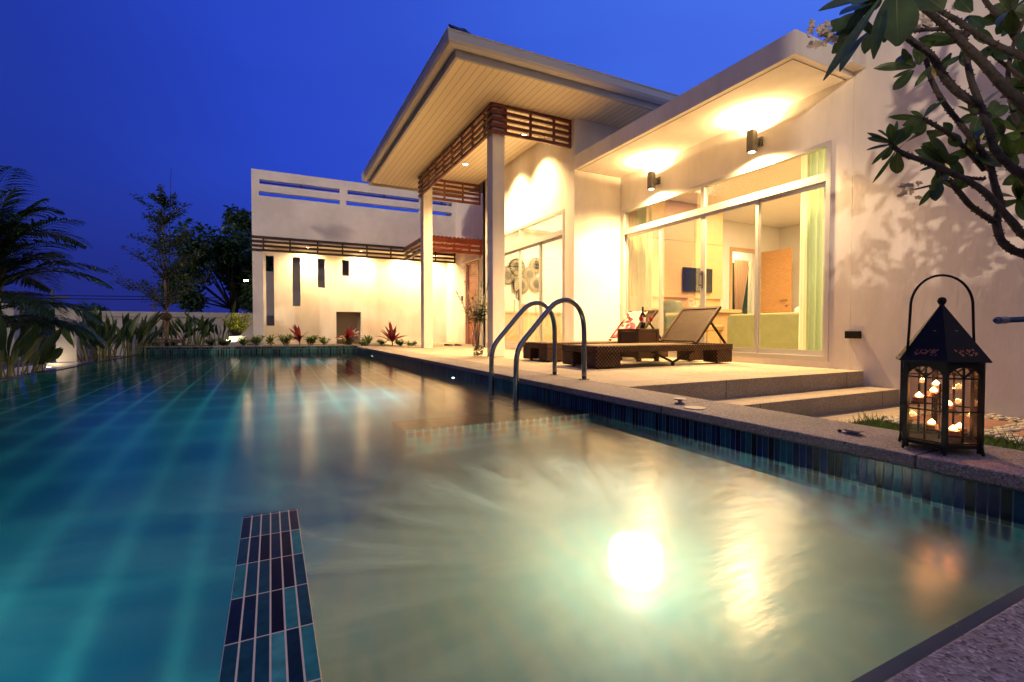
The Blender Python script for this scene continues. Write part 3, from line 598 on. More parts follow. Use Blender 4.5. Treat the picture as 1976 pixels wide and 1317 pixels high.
# ================================================================== LAMPS
EM_WARM = emit('lamp_glow', (1.0, 0.74, 0.42), 22)
EM_SPOT = emit('downlight_glow', (1.0, 0.76, 0.42), 30)
def wall_lamp(y, label, e):
    t = thing('wall_lamp', label, 'wall lamp', (XB, y, 2.76), 'up and down lamps over the bedroom window')
    MB().box(XB - .195, XB - .105, y - .045, y + .045, 2.625, 2.890).build('housing', LAMPMETAL, t, bevel=0.004)
    MB().box(XB - .104, XB - .03, y - .02, y + .02, 2.74, 2.80).box(XB - .03, XB - .002, y - .045, y + .045, 2.715, 2.825).build('bracket', LAMPMETAL, t)
    MB().lathe([(.034, 2.6205), (.034, 2.6245)], (XB - .15, y, 0), 16).build('bulb', EM_WARM, t)
    light('SPOT', 'down_beam', (XB - .12, y, 2.61), e * 0.9, WARM, t, 0.03, (0, 0, -1), 132, 0.25)
    light('SPOT', 'spill', (XB - .15, y, 2.60), 230, WARM, t, 0.03, (0, 0, -1), 168, 0.7)
    light('SPOT', 'up_beam', (XB - .13, y, 2.90), e * 1.0, WARM, t, 0.03, (0, 0, 1), 156, 0.8)
    light('SPOT', 'wall_wash', (XB - .10, y, 2.905), 28, WARM, t, 0.02, (0, 0, 1), 179, 0.15)
wall_lamp(4.065, 'square up and down wall lamp over the bedroom window, nearer the garden end', 260)
wall_lamp(5.83, 'square up and down wall lamp over the bedroom window, nearer the porch', 260)
def downlight(x, y, z, label, e, group, ang=115, r=.05, dirn=(0, 0, -1)):
    t = thing('ceiling_downlight', label, 'ceiling light', (x, y, z), group)
    MB().lathe([(r + .018, z - .002), (r + .018, z - .014), (r, z - .014), (r, z - .002)], (x, y, 0), 20, cap=False).build('trim_ring', mat('trim', (0.7, 0.68, 0.64), 0.4), t, smooth=False)
    MB().lathe([(r - .001, z - .010), (r - .001, z - .004)], (x, y, 0), 20).build('bulb', EM_SPOT, t)
    light('SPOT', 'beam', (x, y, z - .03), e, WARM, t, 0.05, dirn, ang, 1.0)
downlight(3.715, 9.64, SZ, 'round downlight in the porch soffit, seen just left of the front column', 560, 'porch downlights', 125)
downlight(4.10, 8.75, SZ, 'round downlight in the porch soffit hidden behind the front column', 520, 'porch downlights', 110)
downlight(4.10, 7.75, SZ, 'round downlight in the porch soffit behind the front slat screen', 560, 'porch downlights', 110)
downlight(0.97, 15.10, 2.79, 'round downlight behind the left part of the long slat screen', 235, 'entrance wing downlights', 172, .06)
downlight(2.45, 15.10, 2.79, 'round downlight behind the middle of the long slat screen', 235, 'entrance wing downlights', 172, .06)
downlight(3.81, 15.10, 2.79, 'round downlight behind the slat screen beside the red awning', 235, 'entrance wing downlights', 172, .06)
downlight(4.75, 15.05, 2.79, 'round downlight above the corner beside the front door', 185, 'entrance wing downlights', 165, .05)
t = thing('outdoor_wall_lamp', 'small lantern-shaped lamp on the dark left end of the entrance wing', 'wall lamp', (AX0, 14.6, 1.5))
p = at_y(475, 541, 14.62)
MB().box(p.x - .06, p.x + .06, 14.56, 14.68, p.z + .0, p.z + .03).box(p.x - .07, p.x + .07, 14.55, 14.69, p.z + .22, p.z + .25).box(p.x + .05, AX0 - .002, 14.60, 14.64, p.z + .20, p.z + .24).box(AX0 - .03, AX0 - .002, 14.56, 14.68, p.z - .12, p.z + .26).build('lamp_body', BLACKMETAL, t)
MB().box(p.x - .05, p.x + .05, 14.57, 14.67, p.z - .022, p.z - .001).build('bulb', EM_SPOT, t)
light('POINT', 'glow', (p.x, 14.62, p.z - .08), 2.0, WARM, t, .03)
light('AREA', 'bedroom_light', (7.6, 4.7, IC - .02), 190, (1.0, 0.70, 0.38), None, 2.4, (0, 0, -1), sy=2.6)
light('AREA', 'passage_light', (10.6, 8.1, IC - .05), 70, (1.0, 0.74, 0.42), None, .8, (0, 0, -1))
light('AREA', 'living_light', (6.1, 8.7, IC - .02), 165, (1.0, 0.72, 0.40), None, 2.4, (0, 0, -1), sy=2.4)
for (x, y, lab) in ((8.6, 5.3, 'round white downlight in the bedroom ceiling'),):
    p = at_z(1517, 372, IC); t = thing('bedroom_downlight', lab, 'ceiling light', (p.x, p.y, IC))
    MB().lathe([(.10, IC - .012), (.10, IC - .002)], (p.x, p.y, 0), 20).build('diffuser', emit('soft_glow', (1, .85, .6), 6), t)
sl = tag(MB().box(XB - .045, XB - .002, 2.865, 3.01, .335, .413).build('step_light', BLACKMETAL, bevel=0.004), 'small dark rectangular step light on the wall, unlit, above the steps', 'step light')

# pool lamps
EM_POOL = emit('pool_lamp_glow', (0.85, 1.0, 0.92), 16)
def pool_lamp(c, nrm, label, e, aim, cone=95):
    c, nrm = Vector(c), Vector(nrm); t = thing('pool_lamp', label, 'pool light', c, 'small lamps in the pool walls'); mb = MB(); mb2 = MB(); rot = nrm.to_track_quat('Z', 'Y').to_matrix().to_4x4()
    for m_, r0, h0, h1 in ((mb, .060, 0, .012), (mb2, .036, .013, .018)):
        m_.lathe([(r0, h0), (r0, h1)], (0, 0, 0), 20); m_.v = [rot @ v + c for v in m_.v]
    mb.build('rim', STEEL, t); mb2.build('lens', EM_POOL, t)
    light('SPOT', 'beam', c + nrm * .05 + Vector((0, 0, -.05)), e, (0.22, 0.92, 0.92), t, .06, aim, cone, 1.0)
pool_lamp((XR - .002, 5.55, -.215), (-1, 0, 0), 'underwater lamp at the waterline just left of the ladder', 270, (-1, .0, -.16), 125)
pool_lamp((XR - .002, 10.77, -.205), (-1, 0, 0), 'underwater lamp at the waterline near the far corner of the pool', 190, (-1, -.1, -.12), 120)
pool_lamp((-.75, YN + .002, -.45), (0, 1, 0), 'unseen underwater lamp added in the near pool wall, right of the other one there', 95, (-.25, 1, -.10), 125)  # added lamp, out of view, to brighten the near left water
pool_lamp((-1.95, YN + .002, -.45), (0, 1, 0), 'unseen underwater lamp added in the near pool wall, close to the overflow edge', 95, (.05, 1, -.10), 125)  # second added lamp, also out of view, for the near left floor
t = thing('spa_lamp', 'dazzling round lamp under the milky water of the spa corner', 'pool light', (1.14, 1.31, SPZ))
MB().lathe([(.11, SPZ + .001), (.11, SPZ + .006), (.085, SPZ + .008)], (1.14, 1.31, 0), 28).build('rim', mat('pale_rim', (.6, .6, .55), .5), t)
MB().lathe([(.062, SPZ + .0085), (.055, SPZ + .012), (.03, SPZ + .014)], (1.14, 1.31, 0), 28).build('lens', emit('spa_glow', (1.0, 0.95, 0.78), 14), t, smooth=True)
light('POINT', 'glow', (1.14, 1.31, SPZ + .13), 20, (1.0, 0.90, 0.66), t, .06)

# ================================================================== DECK FURNITURE
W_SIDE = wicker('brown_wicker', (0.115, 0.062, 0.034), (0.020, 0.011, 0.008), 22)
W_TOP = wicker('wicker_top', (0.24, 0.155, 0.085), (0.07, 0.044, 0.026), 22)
W_BACK = wicker('wicker_back', (0.075, 0.040, 0.022), (0.028, 0.014, 0.009), 24, holes=0.16)
def lounger(x0, y0, label, back_deg=47):
    t = thing('sun_lounger', label, 'sun lounger', (x0, y0, 0), 'wicker loungers on the deck')
    L, Wd, H, hx = 2.12, 0.68, 0.25, x0 + 1.50
    f = MB()
    f.box(x0, x0 + L, y0, y0 + .05, H - .075, H).box(x0, x0 + L, y0 + Wd - .05, y0 + Wd, H - .075, H)
    f.box(x0, x0 + .06, y0 + .05, y0 + Wd - .05, H - .075, H).box(x0 + L - .06, x0 + L, y0 + .05, y0 + Wd - .05, H - .075, H)
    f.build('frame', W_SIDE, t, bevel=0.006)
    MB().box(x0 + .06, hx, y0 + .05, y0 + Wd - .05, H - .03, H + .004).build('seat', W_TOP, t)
    for lx, wx in ((x0 + .005, .33), (x0 + L - .275, .27)):
        for ly in (y0 + .005, y0 + Wd - .225):
            lg = MB().box(lx, lx + wx, ly, ly + .22, .018, H - .077).build('leg', W_SIDE, t, bevel=0.006)
            for fx, fy in ((lx + .04, ly + .04), (lx + wx - .04, ly + .18)): MB().lathe([(.02, 0), (.02, .017)], (fx, fy, 0), 8).build('foot', BLACKPL, lg)
    a = R(back_deg); bl = .62; d = Vector((math.cos(a), 0, math.sin(a))); n = Vector((-math.sin(a), 0, math.cos(a)))
    h = Vector((hx + .01, y0 + Wd / 2, H + .01))
    b = MB().obox(h + d * bl / 2, d * (bl / 2 - .03), Vector((0, Wd / 2 - .06, 0)), n * .008).build('backrest', W_BACK, t)
    MB().obox(h + d * bl / 2 + Vector((0, -Wd / 2 + .045, 0)), d * bl / 2, Vector((0, .02, 0)), n * .018).obox(h + d * bl / 2 + Vector((0, Wd / 2 - .045, 0)), d * bl / 2, Vector((0, .02, 0)), n * .018).obox(h + d * (bl - .02), d * .02, Vector((0, Wd / 2 - .066, 0)), n * .018).build('back_frame', W_SIDE, b, bevel=0.006)
    m = h + d * .42
    MB().bar(m + Vector((0, -.25, -.02)), (hx + .62, y0 + .09, H - .03), .022).bar(m + Vector((0, .25, -.02)), (hx + .62, y0 + Wd - .09, H - .03), .022).build('back_prop', BLACKMETAL, t)
    return t
LG = lounger(3.11, 4.21, 'brown wicker lounger with raised back, the nearer one to the pool steps')
def under_brace(x0, y0, t):
    MB().bar((x0 + .80, y0 + .02, .175), (x0 + 1.12, y0 + .02, .045), .022).bar((x0 + 1.12, y0 + .02, .045), (x0 + 1.46, y0 + .02, .175), .022).bar((x0 + 1.12, y0 + .02, 0.0), (x0 + 1.12, y0 + .02, .06), .03).build('brace', BLACKMETAL, t)
under_brace(3.11, 4.21, LG)
LG2 = dup(LG, (0.10, 1.20, 0), 'brown wicker lounger with a patterned throw over its back, by the wall')
# table between them
tx, ty = 4.36, 4.97
tb = thing('wicker_side_table', 'square brown wicker side table between the two loungers', 'side table', (tx, ty, 0))
MB().box(tx, tx + .36, ty, ty + .44, .405, .44).build('table_top', W_SIDE, tb, bevel=0.006)
for (a, b_, c, d_) in ((tx, tx + .05, ty, ty + .05), (tx + .31, tx + .36, ty, ty + .05), (tx, tx + .05, ty + .39, ty + .44), (tx + .31, tx + .36, ty + .39, ty + .44)):
    MB().box(a, b_, c, d_, 0.0, .404).build('leg', W_SIDE, tb)
MB().box(tx + .05, tx + .31, ty + .008, ty + .02, .05, .404).box(tx + .008, tx + .02, ty + .05, ty + .39, .05, .404).build('side_panel', W_SIDE, tb)
mb = MB()
for x in (tx + .03, tx + .33): mb.lathe([(.012, -.004), (.012, .002)], (x, ty - .001, .385), 10)
mb.build('stud', STEEL, tb)
# wine
def glass_prof(): return [(.030, 0), (.030, .003), (.005, .008), (.004, .085), (.022, .105), (.030, .135), (.027, .185)]
bx, by, bz = tx + .20, ty + .15, .441
bt = thing('wine_bottle', 'dark wine bottle with a pale label standing on the wicker table', 'bottle', (bx, by, bz))
MB().lathe([(.034, bz), (.037, bz + .004), (.037, bz + .17), (.030, bz + .20), (.014, bz + .225), (.013, bz + .285), (.016, bz + .287), (.016, bz + .297)], (bx, by, 0), 20).build('bottle_body', mat('bottle_glass', (0.004, 0.005, 0.004), 0.08), bt, smooth=True)
MB().lathe([(.0378, bz + .085), (.0378, bz + .155)], (bx, by, 0), 20, cap=False).build('paper_label', mat('paper', (0.55, 0.52, 0.46), 0.7), bt, smooth=True)
WINE = mat('red_wine', (0.45, 0.008, 0.012), 0.1, translucent=0.5)
for gx, gy, lab in ((tx + .09, ty + .06, 'stemmed glass of red wine left of the bottle'), (tx + .275, ty + .07, 'stemmed glass of red wine right of the bottle')):
    g = thing('wine_glass', lab, 'wine glass', (gx, gy, bz), 'wine glasses on the wicker table')
    MB().lathe([(r, z + bz) for r, z in glass_prof()], (gx, gy, 0), 18, cap=False).build('bowl', CLEAR, g, smooth=True)
    MB().lathe([(.004, bz + .094), (.020, bz + .108), (.0275, bz + .135), (.0275, bz + .157)], (gx, gy, 0), 18).build('wine', WINE, g, smooth=True)
# throw over the rear lounger's back
def throw():
    m = bpy.data.materials.new('woven_throw'); m.use_nodes = True; nt = m.node_tree; b = nt.nodes['Principled BSDF']; b.inputs['Roughness'].default_value = 0.9
    tc = N(nt, 'ShaderNodeTexCoord'); vo = N(nt, 'ShaderNodeTexVoronoi'); vo.inputs['Scale'].default_value = 26; nt.links.new(tc.outputs['Object'], vo.inputs[0])
    sp = N(nt, 'ShaderNodeSeparateColor'); nt.links.new(vo.outputs['Color'], sp.inputs[0])
    rp = ramp(nt, [(0, (0.45, 0.03, 0.05)), (0.3, (0.6, 0.45, 0.34)), (0.5, (0.05, 0.02, 0.03)), (0.62, (0.55, 0.10, 0.14)), (0.85, (0.62, 0.5, 0.42))], 'CONSTANT'); nt.links.new(sp.outputs[0], rp.inputs[0])
    s2 = N(nt, 'ShaderNodeSeparateXYZ'); nt.links.new(tc.outputs['Object'], s2.inputs[0])
    k = M2(nt, 'GREATER_THAN', M2(nt, 'ADD', s2.outputs[2], M2(nt, 'MULTIPLY', s2.outputs[1], -0.5)), 0.22)
    mx = N(nt, 'ShaderNodeMixRGB'); nt.links.new(k, mx.inputs[0]); nt.links.new(rp.outputs[0], mx.inputs[1]); mx.inputs[2].default_value = (0.72, 0.52, 0.40, 1)
    nt.links.new(mx.outputs[0], b.inputs['Base Color']); return m
x0, y0 = 3.21, 5.41; a = R(47); d = Vector((math.cos(a), 0, math.sin(a))); n = Vector((-math.sin(a), 0, math.cos(a)))
h = Vector((x0 + 1.51, 0, .26)); mb = MB(); nu, nv = 16, 14
for i in range(nu + 1):
    for j in range(nv + 1):
        s = i / nu; q = j / nv
        along = .03 + s * .64; yy = y0 + .19 + q * .44 + .03 * s
        wv = .012 + .010 * math.sin(q * 17 + s * 3) + .008 * math.sin(s * 13 + q * 5)
        if along < .60: p = h + d * along + n * (wv + .012)
        else: p = h + d * .625 + n * (.03 - (along - .60) * .6) + Vector((.02, 0, -(along - .60) * .9))
        mb.v.append(Vector((p.x, yy, p.z)))
mb.f = [(i * (nv + 1) + j, i * (nv + 1) + j + 1, (i + 1) * (nv + 1) + j + 1, (i + 1) * (nv + 1) + j) for i in range(nu) for j in range(nv)]
tw = thing('throw_blanket', 'cream and red patterned throw draped over the rear lounger', 'blanket', (h.x, y0 + .3, .3))
o = mb.build('cloth', throw(), tw, smooth=True); sm = o.modifiers.new('thick', 'SOLIDIFY'); sm.thickness = 0.008
mb = MB()
for k in range(26):
    yy = y0 + .19 + .44 * k / 25; p = h + d * .03 + n * .02; mb.tube([(p.x, yy, p.z), (p.x - .03, yy + rnd.uniform(-.01, .01), p.z - .015), (p.x - .06, yy + rnd.uniform(-.02, .02), p.z - .012)], .003, 4)
mb.build('fringe', mat('fringe', (0.7, 0.62, 0.5), 0.9), tw)

# pool ladder
ld_ = thing('pool_ladder', 'polished steel pool ladder with two arched handrails', 'pool ladder', (2.1, 3.66, 0))
def rail(y):
    pts = [(2.40, 0.0), (2.40, .30), (2.395, .46), (2.375, .55), (2.33, .625), (2.26, .668), (2.18, .672), (2.10, .64), (2.02, .565), (1.90, .435), (1.80, .325), (1.762, .255), (1.748, .18), (1.745, .05), (1.745, -.25), (1.745, -.72)]
    P = [Vector((x, 0, z)) for x, z in pts]; out_ = []
    for i in range(len(P) - 1):
        p0, p1, p2, p3 = P[max(i - 1, 0)], P[i], P[i + 1], P[min(i + 2, len(P) - 1)]
        for k in range(4):
            t_ = k / 4; out_.append(0.5 * ((2 * p1) + (-p0 + p2) * t_ + (2 * p0 - 5 * p1 + 4 * p2 - p3) * t_ ** 2 + (-p0 + 3 * p1 - 3 * p2 + p3) * t_ ** 3))
    out_.append(P[-1])
    hr = MB().tube([(p.x, y, p.z) for p in out_], .0215, 14).build('handrail', STEEL, ld_, smooth=True)
    MB().lathe([(.045, .0005), (.045, .008), (.026, .014)], (2.40, y, 0), 18).build('flange', STEEL, hr)
rail(3.90); rail(3.42)
for z in (-.175, -.42): MB().box(1.715, 1.80, 3.442, 3.878, z - .02, z).build('tread', mat('tread_grip', (0.45, 0.5, 0.55), 0.5), ld_, bevel=0.004)

# vase with branches by the column
vx, vy = 2.95, 7.12
va = thing('glass_vase', 'tall clear glass vase with flowering branches, beside the front column', 'vase', (vx, vy, 0))
MB().lathe([(.055, .0), (.075, .02), (.095, .12), (.105, .25), (.095, .36), (.065, .44), (.072, .50), (.080, .52)], (vx, vy, 0), 24, cap=False).build('vase_body', CLEAR, va, smooth=True)
mb = MB()
for k in range(70):
    a = rnd.uniform(0, 6.28); r = .075 * math.sqrt(rnd.random()); mb.lathe([(.001, -.012), (.014, -.006), (.016, .004), (.001, .012)], (vx + r * math.cos(a), vy + r * math.sin(a), .015 + rnd.random() * .16), 6)
mb.build('vase_pebbles', mat('vase_pebbles', (0.17, 0.11, 0.06), 0.4, vary=0.5, scale=30), va, smooth=True)
st, lf, fl = MB(), MB(), MB()
stems = [(-.30, -.02, 1.02), (-.16, .05, 1.20), (-.05, -.05, 1.02), (.07, .04, 1.20), (.14, -.05, 1.26), (.22, .06, 1.14), (.02, .05, 1.06), (-.10, -.06, .94), (.10, 0, 1.00)]
for k, (dx, dy, zt) in enumerate(stems):
    b0 = Vector((vx + rnd.uniform(-.03, .03), vy + rnd.uniform(-.03, .03), .12)); e = Vector((vx + dx * 1.25, vy + dy, zt)); mid = Vector((vx + dx * .25, vy + dy * .3, .55))
    pts = [b0 * (1 - t_) ** 2 + mid * 2 * t_ * (1 - t_) + e * t_ ** 2 for t_ in [i / 10 for i in range(11)]]
    st.tube(pts, [.006 - .0003 * i for i in range(11)], 5)
    for i in range(70):
        t_ = rnd.uniform(.62, 1.0); c = b0 * (1 - t_) ** 2 + mid * 2 * t_ * (1 - t_) + e * t_ ** 2; sc = .028 * (1.25 - t_) + .012
        dd = Vector((rnd.uniform(-1, 1), rnd.uniform(-1, 1), rnd.uniform(-.2, 1))).normalized()
        (fl if t_ < .93 else lf).leaf(c, c + dd * sc * 1.5, sc * .9, (rnd.uniform(-1, 1), rnd.uniform(-1, 1), 1), 2)
    for i in range(26):
        t_ = rnd.uniform(.48, .68); c = b0 * (1 - t_) ** 2 + mid * 2 * t_ * (1 - t_) + e * t_ ** 2
        dd = Vector((rnd.uniform(-1, 1), rnd.uniform(-1, 1), rnd.uniform(-.7, .5))).normalized(); lf.leaf(c, c + dd * rnd.uniform(.06, .12), .022, (rnd.uniform(-1, 1), rnd.uniform(-1, 1), 1), 3)
st.build('stems', mat('stem', (0.09, 0.08, 0.03), 0.6), va); lf.build('leaves', mat('vase_leaf', (0.07, 0.11, 0.035), 0.5, translucent=.2), va); fl.build('flowers', mat('vase_flower', (0.52, 0.50, 0.36), 0.7, translucent=.2), va)

# shoes by the door
SHOE = mat('shoe_leather', (0.010, 0.010, 0.012), 0.35)
for (u, v, lab, rz) in ((866, 667, 'flat black shoe lying further from the front door', 10), (884, 667, 'flat black shoe lying nearer the front door', 30)):
    p = at_z(u, v + .5, 0.0); s = MB()
    prof = [(-.13, .025, .045), (-.10, .035, .055), (-.04, .033, .050), (.03, .038, .038), (.09, .042, .030), (.125, .030, .022), (.135, .008, .012)]
    for x, wd, hh in prof:
        for q in range(8):
            a = q / 8 * 2 * math.pi; s.v.append(Vector((x, wd * math.cos(a), max(0.001, hh * .5 + hh * .5 * math.sin(a)))))
    s.f = [(i * 8 + q, i * 8 + (q + 1) % 8, (i + 1) * 8 + (q + 1) % 8, (i + 1) * 8 + q) for i in range(len(prof) - 1) for q in range(8)] + [tuple(range(8)), tuple(range(48, 56))]
    Mt = Matrix.Translation(p) @ Matrix.Rotation(R(rz), 4, 'Z'); s.v = [Mt @ q for q in s.v]
    tag(s.build('shoe', SHOE, smooth=True), lab, 'shoe', 'black shoes by the front door')

# small things on the coping
p = at_z(1312, 779, 0); t = thing('overflow_fitting', 'small two-tiered metal fitting standing on the pool coping', 'fitting', (p.x, p.y, 0))
MB().lathe([(.026, .0005), (.026, .008), (.012, .010), (.012, .020), (.033, .022), (.035, .027), (.030, .030)], (p.x, p.y, 0), 20).build('fitting_body', STEELDK, t, smooth=False)
p = at_z(1341, 788, 0); tag(MB().lathe([(.056, .0005), (.056, .004), (.050, .005)], (p.x, p.y, 0), 28).build('skimmer_lid', mat('lid', (0.46, 0.38, 0.26), 0.6)), 'flat round beige lid set in the pool coping', 'lid')
p = at_z(1645, 838, 0); t = thing('cable_clamp', 'pale folded metal clamp lying on the coping left of the lantern', 'clamp', (p.x, p.y, 0))
MB().box(p.x - .018, p.x + .018, p.y - .032, p.y + .03, .001, .006).box(p.x - .014, p.x + .014, p.y - .022, p.y + .022, .007, .014).build('clamp_base', STEELDK, t, bevel=.002)
MB().box(p.x - .020, p.x + .020, p.y - .034, p.y + .030, .0145, .018).build('clamp_plate', STEEL, t, bevel=.002)
p = at_z(1620, 834, 0); tag(MB().lathe([(.004, .0005), (.009, .004), (.007, .010), (.002, .012)], (p.x, p.y, 0), 8).build('pebble', mat('dark_pebble', (0.06, 0.05, 0.05), .7), smooth=True), 'tiny dark pebble on the coping beside the metal clamp', 'pebble')

# blue pipe out of the wall
p = at(1921, 619, 2.75); q = at(2040, 614, 2.95)
t = thing('water_pipe', 'capped blue plastic water pipe sticking into view at the right edge', 'pipe', p)
dv = (q - p).normalized()
MB().tube([p + dv * .05, q + dv * 1.6], .016, 12).build('pipe_run', mat('blue_pvc', (0.012, 0.06, 0.20), 0.35), t, smooth=True)
MB().tube([p, p + dv * .02, p + dv * .021, p + dv * .10], [.013, .016, .0205, .0205], 12).build('end_cap', mat('blue_pvc_cap', (0.012, 0.055, 0.19), 0.35), t, smooth=False)
e2 = q + dv * 1.6
MB().tube([e2, (e2.x, e2.y, GZ)], .016, 10).build('pipe_riser', mat('blue_pvc2', (0.012, 0.06, 0.20), 0.35), t, smooth=True)

# ================================================================== CANDLE LANTERN
lc = Vector((2.155, .862, 0.0)); hx_rot = math.atan2(.806 - .862, 2.054 - 2.155)
lan = thing('candle_lantern', 'black iron hexagonal candle lantern with pyramid roof and tall hoop handle', 'lantern', lc)
HR = .114
hexv = [Vector((lc.x + HR * math.cos(hx_rot + k * math.pi / 3), lc.y + HR * math.sin(hx_rot + k * math.pi / 3), 0)) for k in range(6)]
ZB, ZT = .028, .318
fm = MB()
for k in range(6):
    p = hexv[k]; fm.obox(p + Vector((0, 0, ZT / 2 + .004)), Vector((.007, 0, 0)), Vector((0, .007, 0)), Vector((0, 0, ZT / 2 - .003)))
    foot = (p - lc).normalized(); fm.tube([p + Vector((0, 0, .03)), p + foot * .010 + Vector((0, 0, .0005))], [.009, .004], 6)
fm.build('post', BLACKMETAL, lan)
mb = MB(); mb.lathe([(HR + .004, ZB - .006), (HR + .004, ZB + .006)], lc, 6, hx_rot); mb.build('base_plate', BLACKMETAL, lan)
for k in range(6):
    a, b = hexv[k], hexv[(k + 1) % 6]; dd = (b - a); Lw = dd.length; dn = dd / Lw; nn = Vector((dn.y, -dn.x, 0)); mid = (a + b) / 2
    if (mid - lc).dot(nn) < 0: nn = -nn
    w0 = Lw / 2 - .007
    g = MB(); bar_ = lambda s0, z0, s1, z1, w_=.005: g.bar(mid + dn * s0 + Vector((0, 0, z0)), mid + dn * s1 + Vector((0, 0, z1)), .005, w_, nn)
    bar_(-w0, ZB + .012, w0, ZB + .012, .012); bar_(-w0, .148, w0, .148); bar_(-w0, .262, w0, .262); bar_(0, ZB + .012, 0, .300)
    bar_(0, .264, w0 * .62, .292); bar_(0, .264, -w0 * .62, .292)
    n_ = 10; arc = [(w0 * math.cos(math.pi * i / n_), .262 + .038 * math.sin(math.pi * i / n_)) for i in range(n_ + 1)]
    vs_ = []
    for s_, z_ in arc:
        for off in (-.0025, .0025):
            vs_ += [mid + dn * s_ + nn * off + Vector((0, 0, z_)), mid + dn * s_ + nn * off + Vector((0, 0, ZT))]
    fs = []
    for i in range(n_):
        q = 4 * i; fs += [(q, q + 4, q + 5, q + 1), (q + 2, q + 3, q + 7, q + 6), (q, q + 2, q + 6, q + 4)]
    g.add(vs_, fs)
    fr = g.build('window_frame', BLACKMETAL, lan)
    MB().obox(mid + Vector((0, 0, (ZB + ZT) / 2)) - nn * .004, dn * w0, nn * .0008, Vector((0, 0, (ZT - ZB) / 2 - .006))).build('pane', glass('lantern_glass', (0.90, 0.85, 0.80), .04, .12, .5) if k == 0 else bpy.data.materials['lantern_glass'], fr)
ER = .140
rf = MB().lathe([(ER, ZT), (ER, ZT + .004), (.008, .515), (.008, .520)], lc, 6, hx_rot).build('roof', BLACKMETAL, lan)
MB().lathe([(.004, .516), (.010, .522), (.014, .532), (.010, .543), (.003, .546)], lc, 12).build('finial', BLACKMETAL, rf, smooth=True)
# pierced leaf pattern of the roof: flecks laid on, the glow inside painted as their colour
pm = MB(); r2 = random.Random(3)
for k in range(6):
    a0 = hx_rot + (k + .5) * math.pi / 3; rin = ER * math.cos(math.pi / 6); hgt = .515 - ZT - .004
    for (s_, f_, n_, sp_) in ((0, .14, 26, (.035, .05)), (.0, .62, 14, (.012, .09))):
        for i in range(n_):
            ss = s_ + r2.uniform(-1, 1) * sp_[0]; ff = f_ + r2.uniform(-1, 1) * sp_[1]
            rr = rin * (1 - ff) + .0025; z = ZT + .006 + ff * hgt
            c = lc + Vector((math.cos(a0) * rr - math.sin(a0) * ss, math.sin(a0) * rr + math.cos(a0) * ss, z)); tn = Vector((-math.sin(a0), math.cos(a0), 0)); sl_ = Vector((-math.cos(a0) * rin, -math.sin(a0) * rin, hgt)).normalized()
            e = (tn * r2.uniform(-1, 1) + sl_ * r2.uniform(-1, 1)).normalized() * .006; w_ = e.cross(tn.cross(sl_)).normalized() * .0018
            pm.add([c - e, c + w_, c + e, c - w_], [(0, 1, 2, 3)])
pm.build('roof_glow_flecks', mat('painted_glow', (0.55, 0.16, 0.06), 0.6), rf)
hd = MB(); hv = AX.copy(); hv.z = 0; hv.normalize(); hp = []
for i in range(25):
    a = math.pi * i / 24; hp.append(lc + hv * (.112 * math.cos(a)) + Vector((0, 0, .512 + .112 * math.sin(a))))
hp = [lc + hv * .122 + Vector((0, 0, ZT + .004))] + [lc + hv * .115 + Vector((0, 0, .44))] + hp + [lc - hv * .115 + Vector((0, 0, .44))] + [lc - hv * .122 + Vector((0, 0, ZT + .004))]
hd.tube(hp, .0042, 8).build('handle', BLACKMETAL, lan, smooth=True)
# candle stand and tea lights
stand = thing('candle_stand', 'thin iron stand with small trays inside the lantern', 'candle stand', lc)
sm_ = MB().tube([lc + Vector((0, 0, ZB + .007)), lc + Vector((0, 0, .235))], .004, 6)
trays = [(-.045, -.02, .075, 'tea light on the lowest tier, left'), (.0, -.055, .060, 'tea light on the lowest tier, front'), (.055, -.02, .062, 'tea light on the lowest tier, right'), (-.005, .02, .185, 'tea light on the highest tray in the lantern'),
         (.055, .025, .135, 'tea light on the middle tray, right'), (.038, .06, .205, 'tea light on the upper tray at the back'), (-.05, .03, .165, 'tea light on the middle tray, left')]
loc_ = lambda a, b: lc + hv * a + Vector((-hv.y, hv.x, 0)) * b
for a, b, z, lab in trays:
    p = loc_(a, b); sm_.tube([lc + Vector((0, 0, z - .004)), p + Vector((0, 0, z - .004))], .0025, 5).lathe([(.022, z - .004), (.024, z)], p, 12)
sm_.build('stand_frame', BLACKMETAL, stand)
FL = emit('flame', (1.0, 0.42, 0.13), 22)
for i, (a, b, z, lab) in enumerate(trays):
    p = loc_(a, b); t = thing('tea_light', lab, 'candle', p + Vector((0, 0, z)), 'tea lights in the lantern')
    MB().lathe([(.019, z + .001), (.019, z + .016), (.017, z + .017)], p, 14).build('cup', mat('wax', (0.22, 0.12, 0.08), .5, translucent=.3) if i == 0 else bpy.data.materials['wax'], t)
    MB().lathe([(.001, z + .018), (.011, z + .021), (.010, z + .026), (.001, z + .036)], p, 10).build('flame', FL, t, smooth=True)
    light('POINT', 'flame_light', p + Vector((0, 0, z + .03)), .7, (1.0, 0.42, 0.14), t, .008)

